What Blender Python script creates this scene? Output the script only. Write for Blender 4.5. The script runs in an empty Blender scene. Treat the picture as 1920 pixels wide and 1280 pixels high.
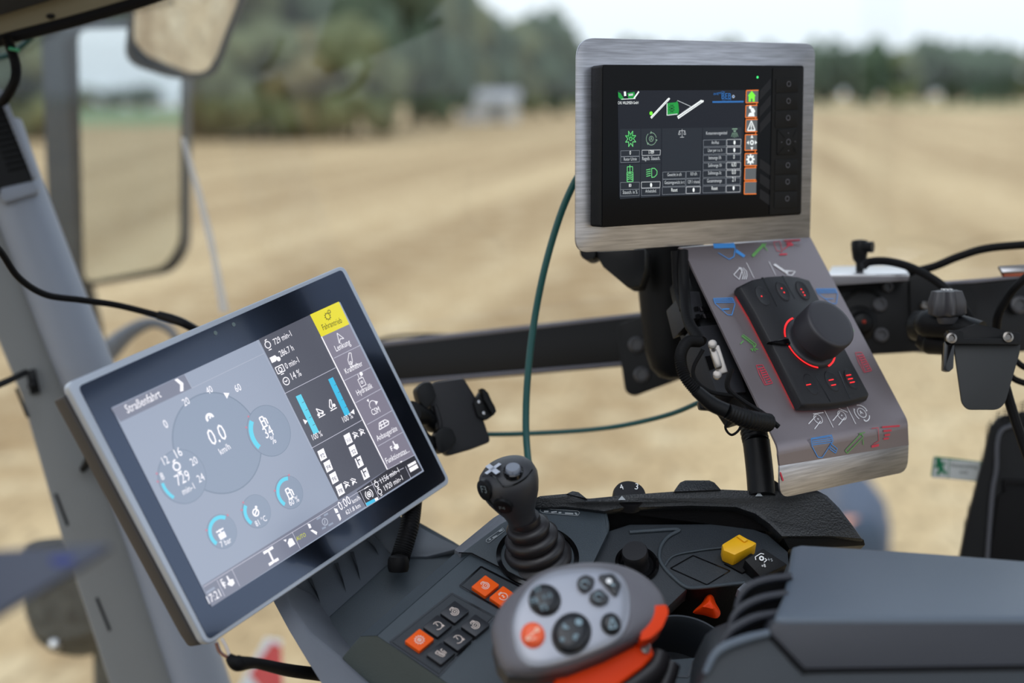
import bpy, bmesh, math, random
import numpy as np
from mathutils import Vector, Matrix, noise
S = bpy.context.scene
COL = S.collection
random.seed(7)
R_ = math.radians
# ------------------------------------------------------------------ camera
F = 2500.0                       # focal length in pixels of the 1920 frame
PITCH = R_(10.5)
CAM = Vector((0, 0, 3.0))
cd = bpy.data.cameras.new('camera'); cam = bpy.data.objects.new('camera', cd); COL.objects.link(cam)
cam.location = CAM; cam.rotation_euler = (math.pi/2 - PITCH, 0, 0)
cd.sensor_width = 36; cd.lens = F*36/1920; cd.clip_start = .02; cd.clip_end = 4000
cd.dof.use_dof = True; cd.dof.focus_distance = 1.125; cd.dof.aperture_fstop = 2.55
S.camera = cam
S.view_settings.view_transform = 'Standard'; S.view_settings.look = 'None'
S.view_settings.exposure = 0.08; S.view_settings.gamma = 1; S.view_settings.use_curve_mapping = False
S.cycles.use_denoising = True
S.cycles.max_bounces = 8; S.cycles.transparent_max_bounces = 12; S.cycles.sample_clamp_indirect = 6
# ------------------------------------------------------------------ overcast sky
w = bpy.data.worlds.new('overcast_sky'); S.world = w; w.use_nodes = True
nt = w.node_tree; nt.nodes.clear()
tc = nt.nodes.new('ShaderNodeTexCoord'); sp = nt.nodes.new('ShaderNodeSeparateXYZ')
ra = nt.nodes.new('ShaderNodeValToRGB'); bg = nt.nodes.new('ShaderNodeBackground'); wo = nt.nodes.new('ShaderNodeOutputWorld')
nt.links.new(tc.outputs['Generated'], sp.inputs[0]); nt.links.new(sp.outputs['Z'], ra.inputs[0])
nt.links.new(ra.outputs[0], bg.inputs[0]); nt.links.new(bg.outputs[0], wo.inputs[0])
e = ra.color_ramp.elements
e[0].position = 0.0; e[0].color = (.66, .74, .82, 1)
e[1].position = 1.0; e[1].color = (.84, .98, 1.2, 1)
k = e.new(.10); k.color = (.84, .90, .95, 1)
k = e.new(.45); k.color = (.80, .90, 1.04, 1)
bg.inputs[1].default_value = 1.25
# a weak, very wide sun behind the cloud
sl = bpy.data.lights.new('veiled_sun', 'SUN'); sl.energy = 1.1; sl.angle = R_(60); sl.color = (1, .95, .88)
so = bpy.data.objects.new('veiled_sun', sl); COL.objects.link(so); so.rotation_euler = (R_(38), R_(-20), 0)

RT = Vector((1, 0, 0)); UP = Vector((0, math.sin(PITCH), math.cos(PITCH))); FW = Vector((0, math.cos(PITCH), -math.sin(PITCH)))
def ray(px, py): return RT*((px-960)/F) + UP*(-(py-640)/F) + FW
def P(px, py, d): return CAM + ray(px, py)*d
def cv(x, y, z): return (RT*x + UP*y - FW*z)          # camera axes (z backwards) to world
class Pl:
    def __init__(s, o, n, xdir):
        s.o = o; s.n = n.normalized(); s.X = (xdir - s.n*xdir.dot(s.n)).normalized(); s.Y = s.n.cross(s.X)
    def hit(s, px, py, h=0.0):
        r = ray(px, py); t = (s.o + s.n*h - CAM).dot(s.n)/r.dot(s.n); return CAM + r*t
    def uv(s, px, py, h=0.0):
        q = s.hit(px, py, h) - s.o; return (q.dot(s.X), q.dot(s.Y))
    def pt(s, u, v, h=0.0): return s.o + s.X*u + s.Y*v + s.n*h
def solve(q):
    r = np.array([[(x-960)/F, -(y-640)/F, -1] for x, y in q])
    A = np.stack([r[0], -r[1], r[2], -r[3]], 1); d = np.linalg.svd(A)[2][-1]; d = d/d.mean()
    Pq = r*d[:, None]; u = Pq[1]-Pq[0]; v = Pq[3]-Pq[0]; n = np.cross(v, u); n /= np.linalg.norm(n)
    if n[2] < 0: n = -n
    return n
# ------------------------------------------------------------------ materials
def lin(c): return tuple(((v/255)/12.92 if v/255 <= .04045 else ((v/255+.055)/1.055)**2.4) for v in c) + (1,)
MATS = {}
def mat(name, c, rough=.5, metal=0.0, bump=0.0, bscale=300, var=.06, vscale=8, spec=.5, coat=0.0, c2=None, emit=0, ec=None, aniso=0, stretch=None, trans=0):
    if name in MATS: return MATS[name]
    m = bpy.data.materials.new(name); m.use_nodes = True; n = m.node_tree; L = n.links
    b = n.nodes['Principled BSDF']; MATS[name] = m
    b.inputs['Roughness'].default_value = rough; b.inputs['Metallic'].default_value = metal
    b.inputs['Specular IOR Level'].default_value = spec; b.inputs['Coat Weight'].default_value = coat
    col = lin(c)
    if emit:
        b.inputs['Base Color'].default_value = (.01, .01, .012, 1)
        b.inputs['Emission Color'].default_value = lin(ec or c); b.inputs['Emission Strength'].default_value = emit
        return m
    t = n.nodes.new('ShaderNodeTexCoord'); mp = n.nodes.new('ShaderNodeMapping'); L.new(t.outputs['Object'], mp.inputs[0])
    if stretch: mp.inputs['Scale'].default_value = stretch
    nz = n.nodes.new('ShaderNodeTexNoise'); nz.inputs['Scale'].default_value = vscale; nz.inputs['Detail'].default_value = 5
    L.new(mp.outputs[0], nz.inputs[0])
    rp = n.nodes.new('ShaderNodeValToRGB'); L.new(nz.outputs[0], rp.inputs[0])
    lo = lin(c2) if c2 else tuple(v*(1-var) for v in col[:3])+(1,)
    hi = col if c2 else tuple(min(1, v*(1+var)) for v in col[:3])+(1,)
    rp.color_ramp.elements[0].position = .3; rp.color_ramp.elements[0].color = lo
    rp.color_ramp.elements[1].position = .7; rp.color_ramp.elements[1].color = hi
    L.new(rp.outputs[0], b.inputs['Base Color'])
    if bump:
        n2 = n.nodes.new('ShaderNodeTexNoise'); n2.inputs['Scale'].default_value = bscale; n2.inputs['Detail'].default_value = 3
        L.new(mp.outputs[0], n2.inputs[0])
        bp = n.nodes.new('ShaderNodeBump'); bp.inputs['Strength'].default_value = bump; bp.inputs['Distance'].default_value = .001
        L.new(n2.outputs[0], bp.inputs['Height']); L.new(bp.outputs[0], b.inputs['Normal'])
    return m
black = mat('black_plastic', (15, 16, 18), .45, spec=.2, bump=.15, bscale=900)
blackm = mat('black_painted_steel', (12, 12, 14), .4, spec=.25, bump=.05)
blacks = mat('black_soft_plastic', (24, 24, 28), .5, spec=.35, bump=.2, bscale=1500)
rubber = mat('black_rubber', (11, 11, 13), .6, spec=.15, bump=.2, bscale=600)
boot = mat('rubber_boot', (32, 29, 31), .42, bump=.1, bscale=500)
glossy = mat('gloss_black_glass', (8, 8, 10), .12, spec=.5, var=0)
silver = mat('silver_frame', (178, 186, 198), .35, metal=.3)
steel = mat('brushed_steel', (198, 200, 208), .34, metal=1, bump=.05, bscale=90, stretch=(1, 1, 18), c2=(160, 161, 168), vscale=30)
foil = mat('grey_printed_foil', (134, 126, 130), .34, metal=.55, bump=.03, bscale=900, var=.03)
console = mat('console_grey_plastic', (55, 64, 71), .5, bump=.35, bscale=1600, var=.03)
consoled = mat('console_dark_plastic', (35, 41, 47), .5, bump=.35, bscale=1600, var=.03)
consolel = mat('console_light_plastic', (98, 102, 110), .5, bump=.3, bscale=1600, var=.03)
leather = mat('grained_black_plastic', (31, 34, 38), .42, bump=.9, bscale=650, var=.05)
padm = mat('armrest_vinyl', (82, 92, 104), .42, bump=.25, bscale=700, var=.03)
padside = mat('armrest_side_plastic', (36, 38, 46), .45, bump=.25, bscale=900, var=.03)
orange = mat('orange_plastic', (232, 92, 24), .4, bump=.05, var=.03)
orangeb = mat('orange_key', (234, 88, 10), .45, spec=.2, var=.03)
traym = mat('tray_window_lit_plastic', (80, 87, 96), .5, bump=.35, bscale=1600, var=.03)  # lighter than the console plastic, window light put into the colour
orangel = mat('orange_lever_plastic', (220, 58, 0), .5, spec=.2, var=.04)
yellow = mat('yellow_plastic', (236, 178, 22), .4, var=.04)
white = mat('white_print', (232, 232, 232), .5, var=0)
printgrey = mat('grey_print', (150, 156, 160), .5, var=0)
pillar = mat('pillar_grey_plastic', (126, 128, 128), .55, bump=.2, bscale=900, var=.02)
tubeg = mat('pillar_blue_grey_tube', (134, 141, 154), .5, bump=.15, bscale=700, var=.02)
lining = mat('roof_lining', (122, 116, 96), .8, bump=.2, var=.04)
liningd = mat('dark_roof_trim', (20, 20, 21), .7, var=.04)
screwm = mat('screw_metal', (128, 124, 120), .3, metal=1, var=.02)
chromem = mat('zinc_plate', (205, 205, 208), .3, metal=.9, var=.04)
mirror = mat('mirror_glass', (225, 228, 230), .02, metal=1, var=0)
# ------------------------------------------------------------------ mesh helpers (all write world coordinates)
def B(): return bmesh.new()
def face(bm, pts, mi=0):
    f = bm.faces.new([bm.verts.new(p) for p in pts]); f.material_index = mi; return f
def bev(bm, fs, off, seg=2, ang=25):
    if off <= 0: return
    es = set()
    for f in fs:
        for e_ in f.edges:
            if len(e_.link_faces) == 2 and e_.calc_face_angle(0) > R_(ang): es.add(e_)
    if es: bmesh.ops.bevel(bm, geom=list(es), offset=off, segments=seg, profile=.6, affect='EDGES', clamp_overlap=True)
def prism(bm, pts, vec, mi=0, bevel=0, seg=2, pts2=None):
    a = [bm.verts.new(p) for p in pts]; b = [bm.verts.new(q) for q in (pts2 if pts2 else [Vector(p)+vec for p in pts])]
    fs = [bm.faces.new(a), bm.faces.new(b[::-1])]
    n = len(a)
    for i in range(n): fs.append(bm.faces.new([a[(i+1) % n], a[i], b[i], b[(i+1) % n]]))
    for f in fs: f.material_index = mi
    bmesh.ops.recalc_face_normals(bm, faces=fs)
    bev(bm, fs, bevel, seg)
    return bm
def box(bm, c, X, Y, Z, dx, dy, dz, mi=0, bevel=0, seg=2):
    X = X.normalized(); Y = Y.normalized(); Z = Z.normalized()
    q = [c + X*(sx*dx/2) + Y*(sy*dy/2) - Z*(dz/2) for sx, sy in ((-1, -1), (1, -1), (1, 1), (-1, 1))]
    return prism(bm, q, Z*dz, mi, bevel, seg)
def loft(bm, rings, mi=0, cap0=True, cap1=True, closed=True):
    vs = [[bm.verts.new(p) for p in r] for r in rings]; fs = []
    n = len(vs[0])
    for a, b in zip(vs, vs[1:]):
        for i in range(n if closed else n-1):
            fs.append(bm.faces.new([a[i], a[(i+1) % n], b[(i+1) % n], b[i]]))
    if closed and cap0: fs.append(bm.faces.new(vs[0][::-1]))
    if closed and cap1: fs.append(bm.faces.new(vs[-1]))
    for f in fs: f.material_index = mi
    bmesh.ops.recalc_face_normals(bm, faces=fs)
    return fs
def perp(a):
    a = a.normalized(); t = Vector((0, 0, 1)) if abs(a.z) < .9 else Vector((1, 0, 0))
    x = a.cross(t).normalized(); return x, a.cross(x).normalized()
def lathe(bm, o, ax, prof, seg=32, mi=0, X=None, ell=1.0):
    ax = ax.normalized()
    if X is None: X, Y = perp(ax)
    else: X = (X-ax*X.dot(ax)).normalized(); Y = ax.cross(X)
    rings = [[o + ax*h + X*(r*math.cos(2*math.pi*i/seg)) + Y*(r*ell*math.sin(2*math.pi*i/seg)) for i in range(seg)] for r, h in prof]
    return loft(bm, rings, mi)
def catmull(pts, n=8):
    if len(pts) < 3: return [Vector(p) for p in pts]
    q = [2*pts[0]-pts[1]] + list(pts) + [2*pts[-1]-pts[-2]]; out = []
    for i in range(1, len(q)-2):
        for k in range(n):
            t = k/n; a, b, c, d = q[i-1], q[i], q[i+1], q[i+2]
            out.append(.5*((2*b)+(c-a)*t+(2*a-5*b+4*c-d)*t*t+(3*b-a-3*c+d)*t**3))
    out.append(Vector(pts[-1])); return out
def tube(bm, pts, r, seg=10, mi=0, n=8, ribs=0, ribamp=.12):
    pts = [Vector(p) for p in pts]
    rr = r if isinstance(r, (list, tuple)) else [r]*len(pts)
    q = catmull(pts, n)
    m = len(q); X = None; rings = []
    for i, p in enumerate(q):
        t = (q[min(i+1, m-1)]-q[max(i-1, 0)]).normalized()
        if X is None: X, _ = perp(t)
        X = (X - t*X.dot(t)).normalized(); Y = t.cross(X)
        s = i/(m-1)*(len(pts)-1); j = min(int(s), len(pts)-2); ri = rr[j]+(rr[j+1]-rr[j])*(s-j)
        if ribs: ri *= 1+ribamp*(1 if (i % ribs) < ribs/2 else -1)
        rings.append([p + X*(ri*math.cos(2*math.pi*k/seg)) + Y*(ri*math.sin(2*math.pi*k/seg)) for k in range(seg)])
    return loft(bm, rings, mi)
def roundpoly(p, r, n=5):
    """2D polygon with rounded corners; r one radius or one per corner"""
    out = []; N = len(p)
    rs = r if isinstance(r, (list, tuple)) else [r]*N
    for i in range(N):
        a, b, c = Vector(p[i-1]), Vector(p[i]), Vector(p[(i+1) % N])
        if rs[i] <= 0: out.append(b); continue
        u = (a-b).normalized(); v = (c-b).normalized(); d = min(rs[i], (a-b).length*.49, (c-b).length*.49)
        s, e_ = b+u*d, b+v*d
        for k in range(n+1):
            t = k/n; out.append(s*(1-t)**2 + b*2*t*(1-t) + e_*t*t)
    return out
def curve2(p, n=6, closed=True):
    """smooth closed 2D curve through points"""
    q = [Vector(x) for x in p]; N = len(q); out = []
    for i in range(N):
        a, b, c, d = q[i-1], q[i], q[(i+1) % N], q[(i+2) % N]
        for k in range(n):
            t = k/n; out.append(.5*((2*b)+(c-a)*t+(2*a-5*b+4*c-d)*t*t+(3*b-a-3*c+d)*t**3))
    return out
def resample(p, n):
    q = [Vector(x) for x in p]; q.append(q[0]); L = [0]
    for a, b in zip(q, q[1:]): L.append(L[-1]+(b-a).length)
    out = []; j = 0
    for i in range(n):
        s = L[-1]*i/n
        while L[j+1] < s: j += 1
        t = (s-L[j])/max(1e-9, L[j+1]-L[j]); out.append(q[j].lerp(q[j+1], t))
    return out
def plate(bm, pl, pxs, h0, h1, r=0, mi=0, bevel=0, n=5, seg=2):
    """plate whose top (h1) shows the pixel outline; extruded down to h0"""
    uv = [pl.uv(x, y, h1) for x, y in pxs]
    if r: uv = roundpoly(uv, r, n)
    return prism(bm, [pl.pt(a[0], a[1], h1) for a in uv], pl.n*(h0-h1), mi, bevel, seg)
# ------------------------------------------------------------------ objects
def center(bm):
    xs = [v.co for v in bm.verts]
    lo = Vector((min(v.x for v in xs), min(v.y for v in xs), min(v.z for v in xs))); hi = Vector((max(v.x for v in xs), max(v.y for v in xs), max(v.z for v in xs)))
    return Vector(((lo.x+hi.x)/2, (lo.y+hi.y)/2, lo.z))
WL = {}
def ob(name, bm, mats, parent=None, label=None, cat=None, group=None, kind=None, smooth=True, ang=35, at=None):
    c = Vector(at) if at is not None else center(bm)
    bmesh.ops.translate(bm, verts=bm.verts, vec=-c)
    me = bpy.data.meshes.new(name); bm.to_mesh(me); bm.free()
    for m in (mats if isinstance(mats, (list, tuple)) else [mats]): me.materials.append(m)
    if smooth:
        me.polygons.foreach_set('use_smooth', [True]*len(me.polygons)); me.set_sharp_from_angle(angle=R_(ang))
    o = bpy.data.objects.new(name, me); COL.objects.link(o)
    WL[o.name] = c
    if parent: o.parent = parent; o.location = c - WL[parent.name]
    else: o.location = c
    if label: o['label'] = label
    if cat: o['category'] = cat
    if group: o['group'] = group
    if kind: o['kind'] = kind
    return o
def thing(name, loc, label, cat, group=None, kind=None):
    o = bpy.data.objects.new(name, None); COL.objects.link(o); o.location = loc; o.empty_display_size = .02; WL[o.name] = Vector(loc)
    o['label'] = label; o['category'] = cat
    if group: o['group'] = group
    if kind: o['kind'] = kind
    return o
TXT = {}
def glyphs(s):
    if s not in TXT:
        c = bpy.data.curves.new('t', 'FONT'); c.body = s; c.size = 1; c.resolution_u = 2
        o = bpy.data.objects.new('t', c); COL.objects.link(o)
        dg = bpy.context.evaluated_depsgraph_get(); me = bpy.data.meshes.new_from_object(o.evaluated_get(dg))
        v = [tuple(x.co) for x in me.vertices]; f = [tuple(p.vertices) for p in me.polygons]
        bpy.data.objects.remove(o); bpy.data.curves.remove(c); bpy.data.meshes.remove(me)
        TXT[s] = (v, f)
    return TXT[s]
class Board:
    """flat print or screen picture on a plane; one mesh, one material slot per colour"""
    def __init__(s, pl, h, cal=lambda x, y: (x, y), flipn=1):
        s.pl = pl; s.h = h; s.bm = B(); s.mats = []; s.cal = cal; s.layer = 0
    def mi(s, m):
        if m not in s.mats: s.mats.append(m)
        return s.mats.index(m)
    def uv(s, p): x, y = s.cal(*p); return Vector(s.pl.uv(x, y, s.h))
    def put(s, uvs, m, z=0):
        f = face(s.bm, [s.pl.pt(a[0], a[1], s.h + z*.00012) for a in uvs], s.mi(m)); f.normal_update()
        if f.normal.dot(s.pl.n) < 0: f.normal_flip()
    def poly(s, ps, m, z=1): s.put([s.uv(p) for p in ps], m, z)
    def line(s, a, b, wd, m, z=2):
        a, b = s.uv(a), s.uv(b); d = (b-a).normalized(); q = Vector((-d.y, d.x))*wd/2
        s.put([a-q, b-q, b+q, a+q], m, z)
    def pline(s, ps, wd, m, z=2, close=False):
        if close: ps = list(ps)+[ps[0]]
        for a, b in zip(ps, ps[1:]): s.line(a, b, wd, m, z)
    def disc(s, c, r, m, z=1, n=32, ry=None):
        c = s.uv(c); s.put([(c.x+r*math.cos(2*math.pi*i/n), c.y+(ry or r)*math.sin(2*math.pi*i/n)) for i in range(n)], m, z)
    def arc(s, c, r0, r1, a0, a1, m, z=2, n=28, uvc=False):
        c = Vector(c) if uvc else s.uv(c)
        for i in range(n):
            t0 = R_(a0+(a1-a0)*i/n); t1 = R_(a0+(a1-a0)*(i+1)/n)
            s.put([(c.x+r*math.cos(t), c.y+r*math.sin(t)) for r, t in ((r0, t0), (r1, t0), (r1, t1), (r0, t1))], m, z)
    def text(s, t, a, b, m, z=3, hs=1.0):
        """text whose base line runs from pixel a to pixel b"""
        a, b = s.uv(a), s.uv(b); v, f = glyphs(t)
        x0 = min(q[0] for q in v); x1 = max(q[0] for q in v); d = (b-a); k = d.length/(x1-x0); d = d.normalized(); e_ = Vector((-d.y, d.x))
        if s.pl.n.dot(s.pl.X.cross(s.pl.Y)) < 0: e_ = -e_
        mi = s.mi(m)
        vs = [s.bm.verts.new(s.pl.pt(*(a + d*((q[0]-x0)*k) + e_*(q[1]*k*hs)), s.h+z*.00012)) for q in v]
        for q in f:
            try: s.bm.faces.new([vs[i] for i in q]).material_index = mi
            except ValueError: pass
    def done(s, name, parent, **k):
        return ob(name, s.bm, s.mats, parent, smooth=False, **k)
# ================================================================== the place outside
def groundmat():
    m = bpy.data.materials.new('stubble_field'); m.use_nodes = True; n = m.node_tree; L = n.links; b = n.nodes['Principled BSDF']
    b.inputs['Roughness'].default_value = 1; b.inputs['Specular IOR Level'].default_value = .1
    t = n.nodes.new('ShaderNodeTexCoord'); mp = n.nodes.new('ShaderNodeMapping'); mp.inputs['Rotation'].default_value = (0, 0, R_(10.6)); L.new(t.outputs['Object'], mp.inputs[0])
    def noise_(sc, det, vec=None, stretch=None):
        q = n.nodes.new('ShaderNodeMapping'); L.new(mp.outputs[0], q.inputs[0])
        if stretch: q.inputs['Scale'].default_value = stretch
        z = n.nodes.new('ShaderNodeTexNoise'); z.inputs['Scale'].default_value = sc; z.inputs['Detail'].default_value = det; L.new(q.outputs[0], z.inputs[0]); return z
    a = noise_(.35, 4, None, (1, .035, 1)); c = noise_(1.6, 6); d = noise_(14, 8, None, (1, .35, 1)); g = noise_(.05, 3)
    def mix(x, y, fac):
        q = n.nodes.new('ShaderNodeMix'); q.data_type = 'RGBA'; L.new(fac, q.inputs[0])
        for i, v in ((6, x), (7, y)):
            if isinstance(v, tuple): q.inputs[i].default_value = v
            else: L.new(v, q.inputs[i])
        return q.outputs[2]
    def ramp(o, lo, hi):
        r = n.nodes.new('ShaderNodeMapRange'); r.inputs['From Min'].default_value = lo; r.inputs['From Max'].default_value = hi; L.new(o, r.inputs[0]); return r.outputs[0]
    base = mix(lin((197, 172, 133)), lin((158, 132, 97)), ramp(a.outputs[0], .42, .6))
    base = mix(base, lin((214, 194, 158)), ramp(c.outputs[0], .5, .75))
    base = mix(base, lin((104, 86, 60)), ramp(d.outputs[0], .52, .72))
    base = mix(base, lin((160, 138, 104)), ramp(g.outputs[0], .5, .8))
    L.new(base, b.inputs['Base Color'])
    return m
bm = B(); face(bm, [(-1500, -1500, 0), (1500, -1500, 0), (1500, 2500, 0), (-1500, 2500, 0)])
ob('ground', bm, groundmat(), label='pale straw stubble field around the tractor', kind='structure', smooth=False, at=(0, 0, 0))
grass = mat('meadow_grass', (96, 132, 84), .9, var=.15, vscale=.05)
bm = B(); face(bm, [(-700, -700, .03), (500, -700, .03), (500, -200, .03), (-700, -200, .03)])
ob('meadow', bm, grass, label='green meadow strip beyond the stubble, seen in the tall mirror', kind='structure', smooth=False)
bm = B(); face(bm, [(-100, 330, .03), (500, 300, .03), (500, 372, .03), (-100, 372, .03)])
ob('meadow_edge', bm, grass, label='thin green grass edge in front of the far trees', kind='structure', smooth=False)
leafs = [mat('foliage_dark', (84, 102, 76), .8, c2=(48, 62, 50), vscale=.6), mat('foliage_olive', (112, 118, 78), .8, c2=(70, 78, 54), vscale=.5),  # dark foliage lightened, haze put into its colour
         mat('foliage_ochre', (138, 124, 84), .8, c2=(92, 90, 60), vscale=.4)]
bark = mat('bark', (70, 62, 52), .9, bump=.3, bscale=4)
def crown_mesh(seed, lm):
    rnd = random.Random(seed); bm = B()
    for i in range(26):
        t = rnd.random(); a = rnd.random()*6.283; rad = (math.sin(math.pi*(.18+.74*t))**.7)*.42*rnd.random()**.5
        c = Vector((rad*math.cos(a), rad*math.sin(a), .18+.72*t)); r = .11+.1*rnd.random()
        g = bmesh.ops.create_icosphere(bm, subdivisions=2, radius=r, matrix=Matrix.Translation(c))
        for v in g['verts']:
            v.co += (v.co-c)*(noise.noise(v.co*9)*.6)
    me = bpy.data.meshes.new('crown'); bm.to_mesh(me); bm.free(); me.materials.append(lm)
    me.polygons.foreach_set('use_smooth', [True]*len(me.polygons)); return me
CM = [crown_mesh(i, leafs[i % 3]) for i in range(6)]
bm = B(); lathe(bm, Vector((0, 0, 0)), Vector((0, 0, 1)), [(.03, 0), (.022, .1), (.018, .45)], 8)
TM = bpy.data.meshes.new('trunk'); bm.to_mesh(TM); bm.free(); TM.materials.append(bark)
def tree(px, D, h, wd, k, label, group, x=None, y=None):
    X = (px-960)/F*D if x is None else x; Y = D if y is None else y
    t = thing('tree', (X, Y, 0), label, 'tree', group)
    for nm, me in (('trunk', TM), ('crown', CM[k])):
        o = bpy.data.objects.new(nm, me); COL.objects.link(o); o.parent = t; o.scale = (wd, wd, h); o.rotation_euler = (0, 0, k*1.3+px)
rnd = random.Random(3)
i = 0
for px in range(-260, 790, 75):
    D = 88+rnd.random()*22+max(0, px-500)*.06; h = 15+rnd.random()*5 - max(0, px-600)*.012
    kind = [0, 3, 0, 3, 1, 4, 1, 5][rnd.randrange(8)] if px > 450 else [0, 3, 1][rnd.randrange(3)]
    tree(px+rnd.randrange(-14, 14), D, h, 7.5+rnd.random()*3, kind, ['dark green', 'olive green', 'ochre autumn'][kind % 3]+' tree in the near wood left of the monitor', 'trees of the near wood, '+['dark', 'olive', 'ochre'][kind % 3]); i += 1
for px in range(-230, 760, 90):      # lower undergrowth at the wood edge
    kind = [1, 4, 2, 0][rnd.randrange(4)]
    tree(px, 90, 5.5+rnd.random()*2.5, 7+rnd.random()*2, kind, ['dark green', 'olive green', 'ochre'][kind % 3]+' low bushy tree at the edge of the near wood', 'bushy trees at the wood edge, '+['dark', 'olive', 'ochre'][kind % 3])
for px, D, h, wd, k in ((770, 128, 18, 7, 0), (800, 140, 17.5, 7.5, 1), (825, 128, 8, 6, 3), (842, 150, 17, 7, 0), (868, 168, 15.5, 9, 1), (912, 176, 12.5, 9, 0), (962, 186, 12.5, 10, 1), (1012, 190, 14.2, 9.5, 0), (1056, 192, 11.5, 8.5, 3), (1100, 230, 9, 9, 0)):
    tree(px, D, h, wd, k, 'round dark tree behind the small white hut' if px > 960 else 'tall tree between the wood and the white hut', 'trees behind the hut' if px > 960 else 'trees beside the hut')
for px in range(1090, 2100, 42):
    k = [0, 3, 0, 1][rnd.randrange(4)]
    tree(px+rnd.randrange(-10, 10), 375+rnd.random()*25, 15+rnd.random()*4.5, 11.5+rnd.random()*2, k, 'far dark tree on the horizon right of the steel-framed monitor', 'far trees on the right horizon')
for j in range(26):
    tree(0, 0, 11+rnd.random()*6, 22, [0, 3, 1][j % 3], 'far tree on the horizon reflected in the tall mirror', 'far trees seen in the mirror', x=-560+j*22+rnd.random()*10, y=-760)
t = thing('hut', ((917-960)/F*148, 148, 0), 'small blurred white hut at the far edge of the field', 'hut')
hx = (917-960)/F*148
wallm = mat('hut_wall', (190, 190, 192), .8, var=.04, vscale=1); roofm = mat('hut_roof', (168, 168, 172), .7, var=.05, vscale=1)
bm = B(); box(bm, Vector((hx, 148, 1.2)), RT, Vector((0, 1, 0)), Vector((0, 0, 1)), 6.4, 5, 2.4); ob('wall', bm, wallm, t)
bm = B(); prism(bm, [(hx-3.4, 145.3, 2.4), (hx-3.4, 148, 3.5), (hx-3.4, 150.7, 2.4)], Vector((6.8, 0, 0))); ob('roof', bm, roofm, t)
bm = B(); box(bm, Vector((hx+1, 145.46, 1.0)), RT, Vector((0, 1, 0)), Vector((0, 0, 1)), 1.4, .08, 2.0); ob('door', bm, mat('hut_door', (110, 112, 112), .6), t)
# ---- person outside, side on, walking left
def skin(name, pts, edges, rad, m, parent, at, sub=2):
    me = bpy.data.meshes.new(name); me.from_pydata(pts, edges, []); me.materials.append(m)
    o = bpy.data.objects.new(name, me); COL.objects.link(o); o.parent = parent
    o.modifiers.new('s', 'SKIN'); o.modifiers.new('u', 'SUBSURF').levels = sub; o.modifiers['u'].render_levels = sub
    for v, r in zip(me.skin_vertices[0].data, rad): v.radius = (r, r) if not isinstance(r, tuple) else r
    me.skin_vertices[0].data[0].use_root = True
    o.modifiers['s'].use_smooth_shade = True
    return o
px_ = (1632-960)/F*5.05
per = thing('person', (px_, 5.1, 0), 'person in a grey-blue jacket standing in the field behind the armrest', 'person')
skinm = mat('skin', (214, 150, 122), .5, var=.03); jack = mat('grey_blue_jacket', (88, 98, 116), .8, var=.12, vscale=5); jackd = mat('dark_blue_sleeve', (60, 72, 88), .8, var=.1, vscale=5)
trou = mat('dark_trousers', (50, 54, 64), .8); hairm = mat('brown_hair', (70, 52, 40), .7); shoem = mat('boots', (52, 42, 34), .6)
skin('body', [(0, 0, .92), (0, 0, 1.15), (-.01, 0, 1.38), (-.05, 0, 1.5), (-.09, 0, 1.6), (-.1, 0, 1.68), (-.05, -.19, 1.38), (.02, -.23, 1.1), (-.02, -.23, .86), (-.03, -.22, .77), (-.05, .19, 1.38), (.02, .23, 1.1), (-.02, .23, .86), (-.03, .22, .77), (.02, -.1, .85), (-.06, -.1, .48), (.02, -.1, .08), (-.14, -.1, .03), (.02, .1, .85), (.04, .1, .48), (.14, .1, .1), (-.02, .1, .03), (-.19, 0, 1.62)],
     [(0, 1), (1, 2), (2, 3), (3, 4), (4, 5), (2, 6), (6, 7), (7, 8), (8, 9), (2, 10), (10, 11), (11, 12), (12, 13), (0, 14), (14, 15), (15, 16), (16, 17), (0, 18), (18, 19), (19, 20), (20, 21), (4, 22)],
     [.09, .09, .08, .05, .09, .085, .055, .045, .035, .025, .055, .045, .035, .025, .08, .055, .04, .03, .08, .055, .04, .03, .018], skinm, per, None)
bm = B(); loft(bm, [[per.location+Vector((ox+rx*math.cos(t), ry*math.sin(t), z)) for t in [2*math.pi*i/24 for i in range(24)]] for z, ox, rx, ry in ((.84, 0, .15, .2), (.95, 0, .145, .195), (1.15, .0, .15, .2), (1.32, -.01, .155, .215), (1.42, -.02, .14, .2), (1.48, -.035, .11, .13), (1.53, -.05, .08, .08), (1.56, -.06, .075, .075))]); ob('jacket', bm, jack, per, ang=80)
for sgn in (-1, 1):
    skin('sleeve', [(-.02, sgn*.2, 1.42), (.02, sgn*.235, 1.12), (-.02, sgn*.235, .87)], [(0, 1), (1, 2)], [.085, .075, .05], jackd, per, None)
for sgn, k2, a2 in ((-1, -.06, .02), (1, .04, .14)):
    skin('trouser_leg', [(.01, sgn*.09, .9), (k2, sgn*.1, .48), (a2, sgn*.1, .12)], [(0, 1), (1, 2)], [.1, .075, .06], trou, per, None)
    skin('boot', [(a2, sgn*.1, .09), (a2-.02, sgn*.1, .05), (a2-.16, sgn*.1, .045)], [(0, 1), (1, 2)], [.055, .05, .045], shoem, per, None, 1)
skin('hair', [(-.07, 0, 1.6), (-.07, 0, 1.68), (-.1, 0, 1.73)], [(0, 1), (1, 2)], [.085, .092, .07], hairm, per, None)
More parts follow.
